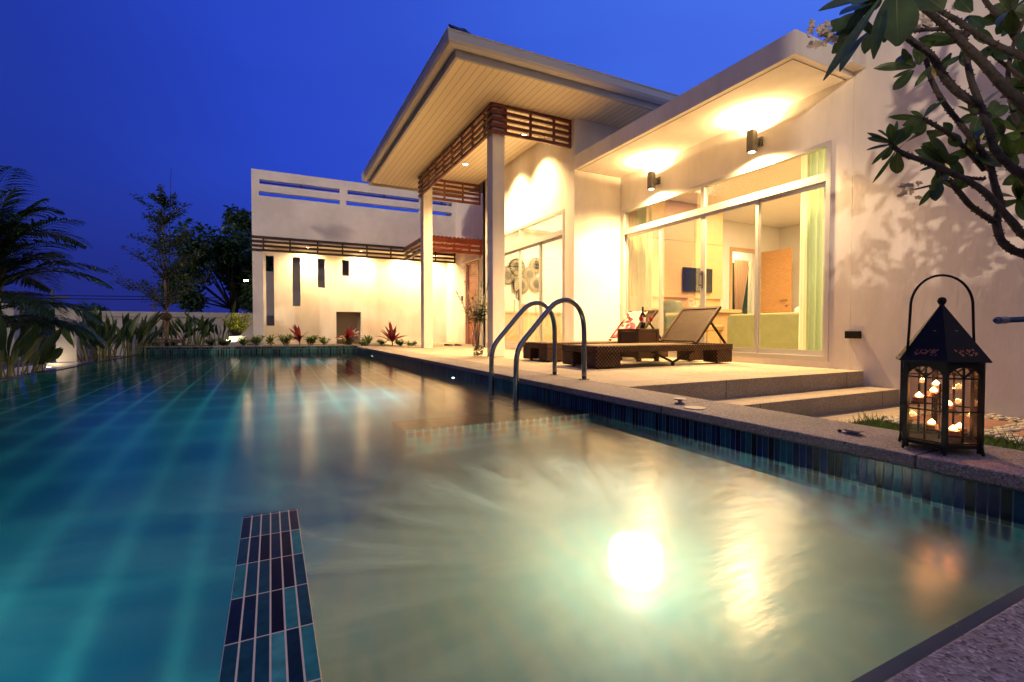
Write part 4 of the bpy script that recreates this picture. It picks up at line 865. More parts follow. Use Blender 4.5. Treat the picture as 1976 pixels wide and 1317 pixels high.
# ================================================================== INTERIOR FURNISHINGS
GREEN = mat('green_fabric', (0.27, 0.29, 0.15), .85, vary=.1, scale=6)
def curtain_mat(name, c, tr):
    return mat(name, c, .9, vary=.15, scale=5, translucent=tr, stretch=(4, 14, .3))
CUR_G = curtain_mat('green_curtain', (0.40, 0.50, 0.34), .45); CUR_W = curtain_mat('sheer_curtain', (0.78, 0.72, 0.52), .5)
CUR_B = curtain_mat('brown_curtain', (0.35, 0.20, 0.10), .2)
def curtain(name, label, m, p0, p1, z0, z1, folds, amp, tie=None):
    p0, p1 = Vector(p0), Vector(p1); d = (p1 - p0); nrm = Vector((-d.y, d.x, 0)).normalized(); n = folds * 8; zs = [z0 + (z1 - z0) * k / 12 for k in range(13)]
    mb = MB()
    for z in zs:
        for i in range(n + 1):
            s = i / n; pinch = 1.0; sft = 0
            if tie:
                zt, w_, side = tie; f = max(0, 1 - abs(z - zt) / (z1 - zt if z > zt else zt - z0 + .3)); pinch = 1 - (1 - w_) * f; sft = side * (1 - pinch)
            q = p0 + d * (s * pinch + sft) + nrm * amp * (math.sin(s * folds * 2 * math.pi) + .35 * math.sin(s * folds * 5.1 + z)) * (0.6 + .4 * pinch)
            mb.v.append(Vector((q.x, q.y, z)))
    mb.f = [(k * (n + 1) + i, k * (n + 1) + i + 1, (k + 1) * (n + 1) + i + 1, (k + 1) * (n + 1) + i) for k in range(12) for i in range(n)]
    return tag(mb.build(name, m, smooth=True), label, 'curtain')
curtain('curtain', 'sage green curtain at the left end of the bedroom window', CUR_G, (5.76, 6.40, 0), (5.76, 6.61, 0), .06, 2.74, 6, .028)
curtain('curtain', 'narrow cream sheer beside the green curtain at the left of the bedroom window', CUR_W, (5.82, 6.31, 0), (5.82, 6.40, 0), .06, 2.74, 3, .018)
curtain('curtain', 'sage green curtain at the right end of the bedroom window', CUR_G, (5.76, 3.06, 0), (5.76, 3.62, 0), .06, 2.74, 7, .03)
curtain('curtain', 'cream sheer beside the green curtain at the right of the bedroom window', CUR_W, (5.83, 3.62, 0), (5.83, 3.75, 0), .06, 2.74, 3, .02)
curtain('curtain', 'sage green curtain at the right end of the living room window', CUR_G, (4.80, 7.02, 0), (4.80, 7.42, 0), .06, 2.74, 7, .03)
curtain('curtain', 'brown curtain tied back beyond the bedroom doorway', CUR_B, (10.95, 8.80, 0), (11.55, 8.80, 0), .30, 2.27, 6, .03, (.95, .40, 0.15))
curtain('curtain', 'white sheer tied back beside the brown curtain beyond the bedroom doorway', CUR_W, (11.45, 8.76, 0), (12.2, 8.76, 0), .30, 2.25, 6, .02, (.95, .20, -.02))
tag(MB().box(11.0, 12.4, 8.87, 8.895, .5, 2.2).build('dark_window', mat('night_pane', (0.02, 0.06, 0.03), .1)), 'dark night window behind the tied curtains of the passage', 'window')
# tv
tv = thing('television', 'flat black television mounted on the bedroom panelling', 'television', (7.2, 6.55, 1.35))
MB().box(6.83, 7.58, 6.575, 6.615, 1.13, 1.585).build('tv_case', BLACKPL, tv, bevel=.004)
MB().box(6.848, 7.562, 6.568, 6.574, 1.155, 1.567).build('screen', mat('tv_screen', (0.010, 0.014, 0.011), .35, spec=.2), tv)
dk = thing('wall_desk', 'long pale wooden desk below the television', 'desk', (7.1, 6.4, 0))
MB().box(6.05, 7.90, 6.18, 6.615, .74, .80).build('desk_top', PALEWOOD, dk); MB().box(6.55, 7.90, 6.24, 6.61, .06, .738).build('drawer_unit', PALEWOOD, dk)
MB().box(6.05, 6.09, 6.2, 6.61, .06, .738).build('leg', PALEWOOD, dk)
pl = thing('decorative_plate', 'round patterned plate on a stand on the desk', 'ornament', (6.86, 6.4, .8))
mb = MB().lathe([(.005, 0), (.03, .002), (.05, .006), (.07, .004), (.11, .012), (.115, .016)], (0, 0, 0), 24, cap=False); Mt = Matrix.Translation((6.86, 6.42, .925)) @ Matrix.Rotation(R(78), 4, 'X'); mb.v = [Mt @ v for v in mb.v]
o = mb.build('plate', mat('plate_glaze', (0.55, 0.36, 0.22), .3, vary=.5, scale=18), pl, smooth=True); sm = o.modifiers.new('t', 'SOLIDIFY'); sm.thickness = .006
MB().box(6.80, 6.92, 6.38, 6.45, .801, .815).build('plate_stand', mat('standwood', (.2, .09, .04), .5), pl)
tp = thing('teapot', 'small brown teapot on the desk beside the plate', 'teapot', (7.12, 6.4, .8))
MB().lathe([(.03, .801), (.055, .82), (.06, .85), (.04, .885), (.015, .89), (.012, .905), (.004, .91)], (7.12, 6.40, 0), 16).tube([(7.17, 6.40, .84), (7.21, 6.40, .86), (7.225, 6.40, .89)], [.012, .009, .007], 8).tube([(7.07, 6.4, .88), (7.03, 6.4, .87), (7.035, 6.4, .83), (7.065, 6.4, .825)], .006, 6).build('teapot_body', mat('teapot_glaze', (0.30, 0.16, 0.08), .3), tp, smooth=True)
# bed
bd = thing('bed', 'wide bed under a sage green cover that hangs to the floor', 'bed', (8, 4.7, .06))
def rounded_slab(x0, x1, y0, y1, z0, z1, r, name, m, par):
    mb = MB(); n = 5
    pr = [(y0, z0)] + [(y0 + r - r * math.cos(i * math.pi / 2 / n), z1 - r + r * math.sin(i * math.pi / 2 / n)) for i in range(n + 1)] + [(y1 - r + r * math.sin(i * math.pi / 2 / n), z1 - r + r * math.cos(i * math.pi / 2 / n)) for i in range(n + 1)] + [(y1, z0)]
    k = len(pr); mb.add([(x0, y, z) for y, z in pr] + [(x1, y, z) for y, z in pr], [tuple(range(k)), tuple(range(k, 2 * k))] + [(i, i + 1, k + i + 1, k + i) for i in range(k - 1)])
    return mb.build(name, m, par, bevel=.03)
rounded_slab(6.82, 8.9, 3.75, 5.62, .075, .68, .08, 'bed_cover', GREEN, bd)
MB().box(8.93, 9.02, 3.65, 5.72, .06, 1.15).build('headboard', PALEWOOD, bd); 
for yy in (4.0, 4.85): rounded_slab(8.4, 8.88, yy, yy + .65, .682, .83, .06, 'pillow', INNER, bd)
stl = thing('bench_stool', 'low stool with padded tan seat at the foot of the bed', 'stool', (6.6, 5.9, .06))
MB().box(6.42, 6.86, 5.70, 6.08, .40, .50).build('seat', mat('tan_pad', (0.45, 0.28, 0.10), .7), stl, bevel=.02)
for x in (6.44, 6.80):
    for y in (5.72, 6.02): MB().tube([(x + .02, y + .02, .40), (x + .02 + (.02 if x > 6.6 else -.02), y + .02, .056)], [.024, .016], 6).build('leg', PALEWOOD, stl)
ac = thing('armchair', 'small sage green armchair behind the left bedroom curtain', 'armchair', (6.0, 5.95, .06))
MB().box(5.86, 6.30, 5.62, 6.08, .22, .46).build('seat', GREEN, ac, bevel=.03)
MB().obox((6.10, 6.10, .62), (.22, 0, 0), (0, .045, .0), (0, .05, .30)).build('backrest', GREEN, ac, bevel=.03)
for x in (5.9, 6.24):
    for y in (5.66, 6.06): MB().tube([(x, y, .22), (x, y, .056)], [.02, .014], 6).build('leg', PALEWOOD, ac)
# living room: disc wall, sideboard and things on it
DISC = bpy.data.materials.new('woven_disc'); DISC.use_nodes = True; nt = DISC.node_tree; b = nt.nodes['Principled BSDF']; b.inputs['Roughness'].default_value = .6
tc = N(nt, 'ShaderNodeTexCoord'); s2 = N(nt, 'ShaderNodeSeparateXYZ'); nt.links.new(tc.outputs['Object'], s2.inputs[0])
ang = M2(nt, 'ARCTAN2', s2.outputs[2], s2.outputs[0]); st_ = M2(nt, 'SINE', M2(nt, 'MULTIPLY', ang, 20.0))
rad = M2(nt, 'SQRT', M2(nt, 'ADD', M2(nt, 'MULTIPLY', s2.outputs[0], s2.outputs[0]), M2(nt, 'MULTIPLY', s2.outputs[2], s2.outputs[2])))
band = M2(nt, 'MULTIPLY', M2(nt, 'GREATER_THAN', rad, .10), M2(nt, 'LESS_THAN', rad, .185))
f_ = M2(nt, 'MULTIPLY', M2(nt, 'GREATER_THAN', st_, .45), band)
mx = N(nt, 'ShaderNodeMixRGB'); nt.links.new(f_, mx.inputs[0]); mx.inputs[1].default_value = (.020, .020, .012, 1); mx.inputs[2].default_value = (.55, .48, .32, 1); nt.links.new(mx.outputs[0], b.inputs['Base Color'])
discs = [(979, 532, 'partly hidden woven disc at the left of the wall cluster'), (998, 516, 'woven disc with pale spokes at the top left of the wall cluster'), (1005, 551, 'woven disc with pale spokes at the bottom of the wall cluster'),
         (1022, 530, 'woven disc in the middle of the wall cluster, nearest the door mullion'), (1034, 513, 'woven disc at the top right of the wall cluster'), (1034, 549, 'woven disc at the bottom right of the wall cluster')]
first = None
for i, (u, v, lab) in enumerate(discs):
    p = at_y(u, v, 10.34 - .012 * (i % 3)); r_ = .215 if i < 3 else .19
    t = thing('woven_wall_disc', lab, 'wall ornament', p, 'woven discs on the living room wall')
    mb = MB().lathe([(.001, .028), (.06, .026), (.12, .018), (r_ - .012, .012), (r_, .004), (r_, 0.0)], (0, 0, 0), 32, cap=False); Mt = Matrix.Translation(p) @ Matrix.Rotation(R(90), 4, 'X'); mb.v = [Mt @ q for q in mb.v]
    mb.build('disc', DISC, t, smooth=True)
sb = thing('sideboard', 'long pale wooden sideboard against the living room wall', 'sideboard', (5.7, 10.1, .06))
MB().box(4.72, 6.9, 9.90, 10.365, .80, .84).build('top', PALEWOOD, sb); MB().box(4.76, 6.86, 9.93, 10.36, .10, .798).build('carcass', mat('sideboard_body', (.60, .47, .26), .45), sb)
MB().box(5.46, 5.465, 9.925, 9.929, .12, .79).box(6.16, 6.165, 9.925, 9.929, .12, .79).build('door_gap', mat('gap', (.2, .13, .06), .6), sb)
for x in (4.84, 6.78): MB().box(x, x + .05, 9.95, 10.3, .056, .10).build('leg', PALEWOOD, sb)
for u, lab in ((993, 'slim turned candlestick left of the framed picture'), (1034, 'slim turned candlestick right of the framed picture')):
    p = at_y(u, 600, 10.1); tag(MB().lathe([(.045, .841), (.045, .85), (.012, .87), (.022, .92), (.010, .97), (.016, 1.03), (.010, 1.09), (.030, 1.11), (.030, 1.12)], (p.x, p.y, 0), 14).build('candlestick', mat('candlestick_' + str(u), (.55, .42, .25), .5), smooth=True), lab, 'candlestick', 'candlesticks on the sideboard')
p = at_y(1011, 600, 10.1); pf = thing('framed_picture', 'small framed green picture leaning on the sideboard', 'picture', (p.x, p.y, .84))
MB().box(p.x - .11, p.x + .11, p.y, p.y + .02, .842, 1.04).build('frame', PALEWOOD, pf); MB().box(p.x - .09, p.x + .09, p.y - .004, p.y - .001, .862, 1.02).build('print', mat('print', (.18, .26, .08), .6, col2=(.5, .3, .1), scale=9), pf)

# ================================================================== GARDEN PLANTS
LEAF = [mat('leaf_dark', (0.038, 0.080, 0.022), .45, vary=.3, scale=3, translucent=.2), mat('leaf_mid', (0.035, 0.080, 0.018), .45, vary=.3, scale=3, translucent=.25), mat('leaf_yellow', (0.30, 0.34, 0.045), .5, vary=.25, scale=8, translucent=.3),
        mat('leaf_red', (0.20, 0.012, 0.016), .4, vary=.5, scale=6, translucent=.25), mat('leaf_fresh', (0.10, 0.17, 0.03), .5, vary=.3, scale=8, translucent=.3)]
BARK = mat('bark', (0.14, 0.10, 0.075), .9, vary=.4, scale=12, bump=.6, bscale=40)
BARK_DK = mat('bark_dark', (0.045, 0.032, 0.025), .9, vary=.4, scale=12, bump=.6, bscale=40)
BARK_BK = mat('bark_blackish', (0.012, 0.010, 0.009), .9)
def clump(x, y, z, n, hmin, hmax, label, group, seed, m=1, spread=.25, lw=.14):
    r = random.Random(seed); t = thing('broadleaf_clump', label, 'plant', (x, y, z), group); st = MB(); lf = MB()
    for k in range(n):
        a = r.uniform(0, 6.283); rr = spread * math.sqrt(r.random()); bx_, by_ = x + rr * math.cos(a), y + rr * math.sin(a); hh = r.uniform(hmin, hmax); lean = r.uniform(.05, .45)
        d = Vector((math.cos(a) * lean, math.sin(a) * lean, 1)).normalized(); ps = hh * r.uniform(.38, .55); top = Vector((bx_, by_, z)) + d * ps
        st.tube([(bx_, by_, z), top], [.014, .008], 6)
        L = hh * r.uniform(.5, .7); dd = (d + Vector((math.cos(a), math.sin(a), 0)) * r.uniform(.0, .7)).normalized()
        lf.leaf(top, top + dd * L, lw * r.uniform(.8, 1.3), Vector((r.uniform(-1, 1), r.uniform(-1, 1), .5)), 6, droop=r.uniform(.0, .25), prof=lambda q: (math.sin(math.pi * min(1, q * .93 + .07)) ** .7), fold=.3)
    st.build('stalks', mat('stalk_' + str(seed), (0.12, 0.13, 0.04), .6), t); lf.build('leaves', LEAF[m], t, smooth=True)
    return t
def wpos(u, v, y): return at_y(u, v, y)
for i, (u, y, n, h0, h1, lab, m) in enumerate((
        (188, 12.9, 16, .5, .8, 'broad-leaved clump right of the white gate pillar', 0), (212, 13.3, 14, .5, .85, 'broad-leaved clump beside the overflow edge, second from the gate pillar', 0), (252, 13.9, 14, .55, 1.0, 'broad-leaved clump with one tall paddle leaf, left of the staked tree', 0),
        (290, 15.9, 12, .5, .85, 'broad-leaved clump directly behind the staked tree', 0), (378, 15.9, 16, .5, .95, 'broad-leaved clump right of the staked tree by the low wall', 0), (425, 16.1, 14, .6, 1.1, 'broad-leaved clump by the low wall, behind the yellow shrub', 0), (345, 16.1, 12, .4, .8, 'low broad-leaved clump right behind the tree stakes', 0),
        (40, 9.6, 12, .2, .42, 'light green broad-leaved clump at the foot of the palm', 1), (2, 8.6, 12, .35, .7, 'broad-leaved clump at the left edge below the palm fronds', 0))):
    p = wpos(u, 680, y); clump(p.x, p.y, GZ if y < 14 else -.02, int(n * 1.4), h0 + (.3 if y < 14 else 0), h1 + (.3 if y < 14 else 0), lab, 'broad-leaved clumps along the garden edge', 50 + i, m, .26, .105)

def cordyline(u, y, label, seed, h=.42):
    r = random.Random(seed); p = wpos(u, 668, y); t = thing('red_cordyline', label, 'plant', (p.x, p.y, -.004), 'red cordylines in the planting bed'); lf = MB()
    MB().tube([(p.x, p.y, -.004), (p.x + .01, p.y, .14)], [.016, .012], 6).build('stem', BARK, t)
    for k in range(r.randrange(15, 22)):
        a = r.uniform(0, 6.283); el = r.uniform(-.1, 1.4); L = h * r.uniform(.45, 1.0); d = Vector((math.cos(a) * math.cos(el), math.sin(a) * math.cos(el), math.sin(el)))
        b0 = Vector((p.x, p.y, .06 + .1 * r.random())); lf.leaf(b0, b0 + d * L, .085, (-d.x * .3, -d.y * .3 - .6, 1), 5, droop=r.uniform(.05, .3) * math.cos(el), fold=.35)
    lf.build('leaves', LEAF[3], t, smooth=True)
cordyline(578, 13.75, 'red cordyline with spread leaves, left of the niche', 1, .55); cordyline(670, 13.45, 'red cordyline standing in front of the niche', 2, .55); cordyline(757, 12.95, 'red cordyline right of the niche, nearest the deck', 4, .58)
def shrub(u, y, label, seed, r_, h, n, m=4, name='green_shrub', group='small green shrubs in the planting bed', z=-.004, ls=.085, pos=None):
    r = random.Random(seed); p = pos or wpos(u, 668, y); t = thing(name, label, 'plant', (p.x, p.y, z), group); lf = MB(); st = MB()
    n = int(n * 1.4)
    for k in range(max(4, n // 14)):
        a = r.uniform(0, 6.283); rr = r_ * math.sqrt(r.random()) * .8; e = Vector((p.x + rr * math.cos(a), p.y + rr * math.sin(a), z + h * r.uniform(.5, 1))); st.tube([(p.x + .2 * (e.x - p.x), p.y, z), e], [.005, .003], 4)
        for q in range(14):
            c = Vector((p.x, p.y, z)).lerp(e, r.uniform(.35, 1.05)); d = Vector((r.uniform(-1, 1), r.uniform(-1, 1), r.uniform(-.2, .8))).normalized()
            lf.leaf(c, c + d * ls * r.uniform(.7, 1.4), ls * .5, (r.uniform(-.6, .6), r.uniform(-.6, .6), 1), 2)
    st.build('stems', BARK_DK, t); lf.build('leaves', LEAF[m], t)
for i, (u, y, rr, h, n, lab) in enumerate((
        (405, 14.25, .14, .14, 90, 'low green shrub left of the planter, nearest the tree stakes'), (432, 14.2, .16, .16, 110, 'low green shrub in front of the square planter'), (471, 14.15, .15, .18, 110, 'low light green shrub between planter and corner pillar'), (496, 14.1, .16, .22, 130, 'light green shrub at the foot of the corner pillar'), (523, 14.0, .13, .22, 90, 'thin green shrub below the tallest wall slot'),
        (553, 13.9, .18, .26, 150, 'leafy green shrub left of the left red cordyline'), (600, 13.75, .2, .24, 160, 'leafy green shrub right of the left red cordyline'), (627, 13.65, .15, .18, 110, 'low green shrub midway between the left and middle red cordylines'), (672, 13.30, .18, .16, 120, 'low green shrub at the foot of the middle red cordyline'), (708, 13.35, .17, .20, 120, 'green shrub right of the niche opening'),
        (738, 13.05, .14, .12, 90, 'low groundcover shrub left of the right red cordyline'), (775, 12.7, .16, .11, 110, 'low groundcover shrub right of the right red cordyline'), (795, 12.45, .14, .08, 90, 'lowest groundcover tuft by the rear porch column'), (700, 12.98, .10, .10, 60, 'small green tuft at the pool corner'), (330, 14.75, .2, .13, 90, 'low green tuft under the tree stakes'), (300, 14.5, .16, .10, 70, 'low green tuft left of the tree stakes'))):
    shrub(u, y, lab, 200 + i, rr * 1.3, h * 1.2, n)
# yellow shrub in a planter, lit by a garden spot
p = wpos(457, 668, 14.75)
pt = thing('square_planter', 'square pale planter box beside the corner pillar', 'planter', (p.x, p.y, -.004))
MB().box(p.x - .17, p.x + .22, p.y - .2, p.y + .2, -.004, .26).build('planter_box', PLASTER2, pt, bevel=.008); MB().box(p.x - .15, p.x + .20, p.y - .18, p.y + .18, .261, .275).build('planter_soil', SOIL, pt)
shrub(0, 0, 'bright yellow-green shrub growing in the square planter', 300, .46, .56, 620, 2, 'yellow_shrub', None, .27, .09, pos=p)
g = thing('garden_spotlight', 'small black garden spotlight aimed at the yellow shrub', 'garden light', (p.x - .25, p.y - .55, -.004))
MB().tube([(p.x - .25, p.y - .55, -.004), (p.x - .25, p.y - .55, .06)], .01, 6).tube([(p.x - .26, p.y - .58, .06), (p.x - .23, p.y - .50, .10)], .022, 8).build('spot_body', BLACKMETAL, g)
light('SPOT', 'beam', (p.x - .22, p.y - .48, .12), 45, (1.0, .86, .45), g, .02, (.28, .62, .42), 75, .6)

# staked tree with tiered, small-leaved crown
def tiered_tree(bx, by, bz, H, label, seed, nleaf, stakes=True, name='staked_tree', spread=1.0):
    r = random.Random(seed); t = thing(name, label, 'tree', (bx, by, bz)); tr = MB(); lf = MB(); limb = MB()
    tp = [Vector((bx + .02 * math.sin(z * 2), by, bz + z)) for z in [H * k / 12 for k in range(12)]] + [Vector((bx, by, bz + H))]
    tr.tube(tp, [.045 * (1 - .075 * k) for k in range(13)], 8); tr.build('trunk', BARK, t, smooth=True)
    tiers = [(.24, 1.45, 9), (.43, 1.30, 9), (.60, 1.02, 8), (.75, .72, 7), (.88, .45, 6)]
    segs = []
    for f, L, nb in tiers:
        a0 = r.uniform(0, 6.28)
        for k in range(nb):
            a = a0 + 6.283 * k / nb + r.uniform(-.3, .3); l = L * spread * r.uniform(.7, 1.05); up = r.uniform(.85, 1.15)
            b0 = Vector((bx, by, bz + H * f + r.uniform(-.12, .12))); pts = [b0]; d = Vector((math.cos(a), math.sin(a), up)).normalized()
            for i in range(5):
                d = (d + Vector((math.cos(a), math.sin(a), 0)) * .06 + Vector((r.uniform(-.1, .1), r.uniform(-.1, .1), r.uniform(-.1, .06)))).normalized(); pts.append(pts[-1] + d * l / 5)
            limb.tube(pts, [.016, .013, .010, .008, .006, .003], 5, False)
            for i in range(1, 6):
                segs += [(pts[i - 1], pts[i], .22 if i < 5 else .16)] * (1 if i == 1 else 3)
                for q in range(2):
                    s = pts[i].lerp(pts[i - 1], r.random()); e = s + Vector((r.uniform(-1, 1), r.uniform(-1, 1), r.uniform(-.1, .7))).normalized() * l * .22; limb.tube([s, e], [.005, .002], 4, False); segs += [(s, e, .08)] * 2
    for k in range(nleaf):
        a, b, j = r.choice(segs); c = a.lerp(b, r.random()) + Vector((r.gauss(0, .04), r.gauss(0, .04), r.gauss(0.01, .035))); d = Vector((r.uniform(-1, 1), r.uniform(-1, 1), r.uniform(-.6, .8))).normalized(); s = r.uniform(.03, .065)
        lf.leaf(c, c + d * s, s * .6, (r.uniform(-1, 1), r.uniform(-1, 1), 1), 1, prof=lambda q: .8)
    limb.build('limbs', BARK_DK, t); lf.build('crown', LEAF[0], t)
    if stakes:
        for a in (.4, 2.5, 4.6): MB().tube([(bx + .42 * math.cos(a), by + .42 * math.sin(a), bz), (bx + .03 * math.cos(a), by + .03 * math.sin(a), bz + .72)], .022, 6).build('stake', BARK, t)
        MB().tube([(bx - .42, by - .2, bz + .12), (bx + .42, by - .2, bz + .12)], .018, 6).tube([(bx - .36, by - .22, bz + .20), (bx + .46, by - .18, bz + .17)], .018, 6).build('cross_brace', BARK, t)
        MB().lathe([(.10, bz + .68), (.13, bz + .74), (.12, bz + .82), (.05, bz + .86)], (bx, by, 0), 10).build('root_ball_wrap', BARK_DK, t)
        MB().tube([(bx + .05, by, bz + 1.0), (bx + .16, by, bz + H + .42)], [.012, .006], 5).build('support_cane', BARK_DK, t)
p = wpos(321, 668, 14.75); tiered_tree(p.x, p.y, -.01, 4.05, 'slim staked tree with tiered upright branches and small leaves', 11, 5000)
tiered_tree(-6.8, 9.4, GZ, 5.8, 'second tiered tree out on the left lawn whose shadow falls on the entrance wing', 12, 6500, False, 'lawn_tree', .80)

# palm at the left
def palm():
    r = random.Random(21); bx, by = -3.52, 9.0; t = thing('areca_palm', 'clustered palm with arching feather fronds at the left edge', 'palm', (bx, by, GZ)); st = MB()
    for k in range(6):
        a = r.uniform(0, 6.28); x, y = bx + .12 * math.cos(a), by + .12 * math.sin(a); st.tube([(x, y, GZ), (x + .05 * math.cos(a), y + .05 * math.sin(a), GZ + .9), (x + .15 * math.cos(a), y + .15 * math.sin(a), GZ + r.uniform(1.4, 1.9))], [.035, .028, .02], 8)
    st.build('stems', mat('palm_stem', (0.13, 0.13, 0.06), .6, vary=.4, scale=3, stretch=(1, 1, 12)), t, smooth=True)
    for k in range(60):
        low = k >= 44
        a = 6.283 * k / 44 * 5 + r.uniform(-.2, .2); el = r.uniform(.25, .8) if low else r.uniform(.55, 1.45); L = r.uniform(1.0, 1.5); b0 = Vector((bx + .1 * math.cos(a), by + .1 * math.sin(a), GZ + (r.uniform(.7, 1.15) if low else r.uniform(1.15, 1.85))))
        d = Vector((math.cos(a) * math.cos(el), math.sin(a) * math.cos(el), math.sin(el))); pts = [b0]
        for i in range(14): d = (d + Vector((0, 0, -.045 - .008 * i))).normalized(); pts.append(pts[-1] + d * L / 14)
        f = MB().tube(pts, [.011 - .0007 * i for i in range(15)], 5, False); side0 = Vector((-math.sin(a), math.cos(a), 0))
        for i in range(4, 42):
            s = i / 42 * 14; j = min(13, int(s)); c = pts[j].lerp(pts[j + 1], s - j); dd = (pts[j + 1] - pts[j]).normalized(); ll = .42 * math.sin(math.pi * (.12 + .84 * i / 42)) + .06
            for sg in (-1, 1):
                ld2 = (side0 * sg + dd * .75 + Vector((0, 0, -.25 + r.uniform(-.15, .15)))).normalized(); f.leaf(c, c + ld2 * ll, .036, Vector((0, 0, 1)), 3, droop=.22, fold=.2)
        f.build('frond', LEAF[0], t)
palm()

# boundary: gate pillar, low wall, railings, far things
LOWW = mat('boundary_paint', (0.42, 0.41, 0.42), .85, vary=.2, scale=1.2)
py_ = 12.6; a = wpos(106, 600, py_); b = wpos(146, 600, py_)
gp = thing('gate_pillar', 'white square gate pillar with a stepped base, lit from below', 'pillar', (a.x, py_, GZ))
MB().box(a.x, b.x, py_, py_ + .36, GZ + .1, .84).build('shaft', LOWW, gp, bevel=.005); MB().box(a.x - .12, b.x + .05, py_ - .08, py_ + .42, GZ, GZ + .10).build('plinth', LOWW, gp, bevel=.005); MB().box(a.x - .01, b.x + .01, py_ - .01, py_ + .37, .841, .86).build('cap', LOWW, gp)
gl = thing('ground_uplight', 'small ground light at the foot of the white gate pillar', 'garden light', (a.x - .02, py_ - .3, GZ))
MB().lathe([(.05, GZ + .0), (.05, GZ + .03), (.035, GZ + .035)], (a.x - .02, py_ - .30, 0), 14).build('uplight_body', BLACKMETAL, gl); MB().lathe([(.034, GZ + .036), (.03, GZ + .04)], (a.x - .02, py_ - .3, 0), 14).build('lens', EM_SPOT, gl)
light('SPOT', 'beam', (a.x - .02, py_ - .3, GZ + .06), 5, (1, .72, .36), gl, .03, (.15, .5, .6), 140, .7)
a = wpos(3, 586, 16.0); b = wpos(26, 586, 16.0); tag(MB().box(a.x, b.x, 16.0, 16.3, GZ, a.z).build('pillar_stub', LOWW), 'white pillar half hidden behind the palm stems', 'pillar')
lw = thing('boundary_wall', 'low white boundary wall with a coping band behind the garden', 'wall', (-2.5, 17.6, GZ))
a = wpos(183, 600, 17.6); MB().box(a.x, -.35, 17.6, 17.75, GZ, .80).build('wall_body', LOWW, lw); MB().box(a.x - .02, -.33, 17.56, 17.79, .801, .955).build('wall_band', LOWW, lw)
sg = thing('sliding_gate', 'grey barred gate left of the low boundary wall', 'gate', (a.x - .5, 17.6, GZ))
mb = MB()
for k in range(14): mb.box(a.x - .82 + k * .058, a.x - .80 + k * .058, 17.64, 17.66, GZ, .93)
mb.build('bars', STEELDK, sg); MB().box(a.x - .84, a.x - .03, 17.63, 17.67, .931, .96).box(a.x - .84, a.x - .03, 17.63, 17.67, -.1, -.07).build('gate_rail', STEELDK, sg)
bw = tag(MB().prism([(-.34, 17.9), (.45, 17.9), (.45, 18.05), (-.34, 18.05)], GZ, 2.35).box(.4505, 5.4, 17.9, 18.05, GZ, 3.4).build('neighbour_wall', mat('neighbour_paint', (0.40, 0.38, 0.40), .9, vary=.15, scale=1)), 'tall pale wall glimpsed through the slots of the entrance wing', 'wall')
nh = thing('sun_block_house', 'plain unseen two-storey house added on the left to block the sun from the villa', 'house', (-7.1, 1.0, GZ))  # out-of-view block, added to keep the sun off canopy, gutter and columns
MB().box(-8.0, -6.2, -3.5, 5.6, GZ, 6.4).build('wall', PLASTER2, nh); MB().add([(-8.3, -3.8, 6.41), (-5.9, -3.8, 6.41), (-5.9, 5.9, 6.41), (-8.3, 5.9, 6.41), (-7.1, -2.4, 7.2), (-7.1, 4.5, 7.2)], [(0, 1, 4), (1, 2, 5, 4), (2, 3, 5), (3, 0, 4, 5), (0, 3, 2, 1)]).build('roof', ROOF, nh)
for yy in (-2.2, 1.0, 4.2): MB().box(-6.2, -6.16, yy, yy + 1.2, 3.4, 4.7).build('window', mat('dark_window_%d' % int(yy), (.02, .025, .04), .1), nh)
tag(MB().box(-5.35, -5.2, -10, 7.0, GZ, 3.1).build('side_wall', PLASTER2), 'unseen boundary wall on the far left, raised to shade the foot of the garden wall', 'wall')  # out of view; height set to throw shade on the lower garden wall
def broad_tree(x, y, z, H, rx, label, seed, nleaf, ls, m=0):
    r = random.Random(seed); t = thing('dark_tree', label, 'tree', (x, y, z)); MB().tube([(x, y, z), (x + .1, y, z + H * .3), (x, y + .1, z + H * .6)], [H * .03, H * .024, H * .012], 8).build('trunk', BARK_DK, t)
    cl = []; lf = MB(); lim = MB()
    for k in range(26):
        a = r.uniform(0, 6.283); rr = rx * math.sqrt(r.random()); c = Vector((x + rr * math.cos(a), y + rr * math.sin(a), z + H * (.28 + .66 * r.random() * (1 - .45 * rr / rx)))); cl.append((c, rx * r.uniform(.2, .38))); lim.tube([(x, y, z + H * .25), c], [H * .008, .012], 5, False)
    for k in range(nleaf):
        c, q = r.choice(cl); d = Vector((r.gauss(0, 1), r.gauss(0, 1), r.gauss(0, .8))).normalized() * q * r.random() ** .4; e = Vector((r.uniform(-1, 1), r.uniform(-1, 1), r.uniform(-1, .4))).normalized(); s = ls * r.uniform(.6, 1.4); lf.leaf(c + d, c + d + e * s, s * .5, (r.uniform(-1, 1), r.uniform(-1, 1), 1), 2)
    lim.build('limbs', BARK_BK, t); lf.build('crown', LEAF[m], t)
p = wpos(448, 600, 26); broad_tree(p.x, p.y, GZ, 6.9, 2.4, 'large dark leafy tree behind the left end of the entrance wing', 31, 20000, .22)
p = wpos(520, 600, 27.5); broad_tree(p.x, p.y, GZ, 7.6, 2.2, 'dark tree mostly hidden behind the entrance wing', 35, 5000, .2)
for i, (u, H, rx, lab) in enumerate(((176, 4.4, 2.0, 'distant dark tree above the barred gate'), (235, 3.9, 2.6, 'distant low round tree above the boundary wall'), (75, 4.2, 3.0, 'distant dark tree behind the palm'))):
    p = wpos(u, 610, 60); broad_tree(p.x, 60, -1.0, H, rx, lab, 40 + i, 2500, .35)
mb = MB(); n = 60
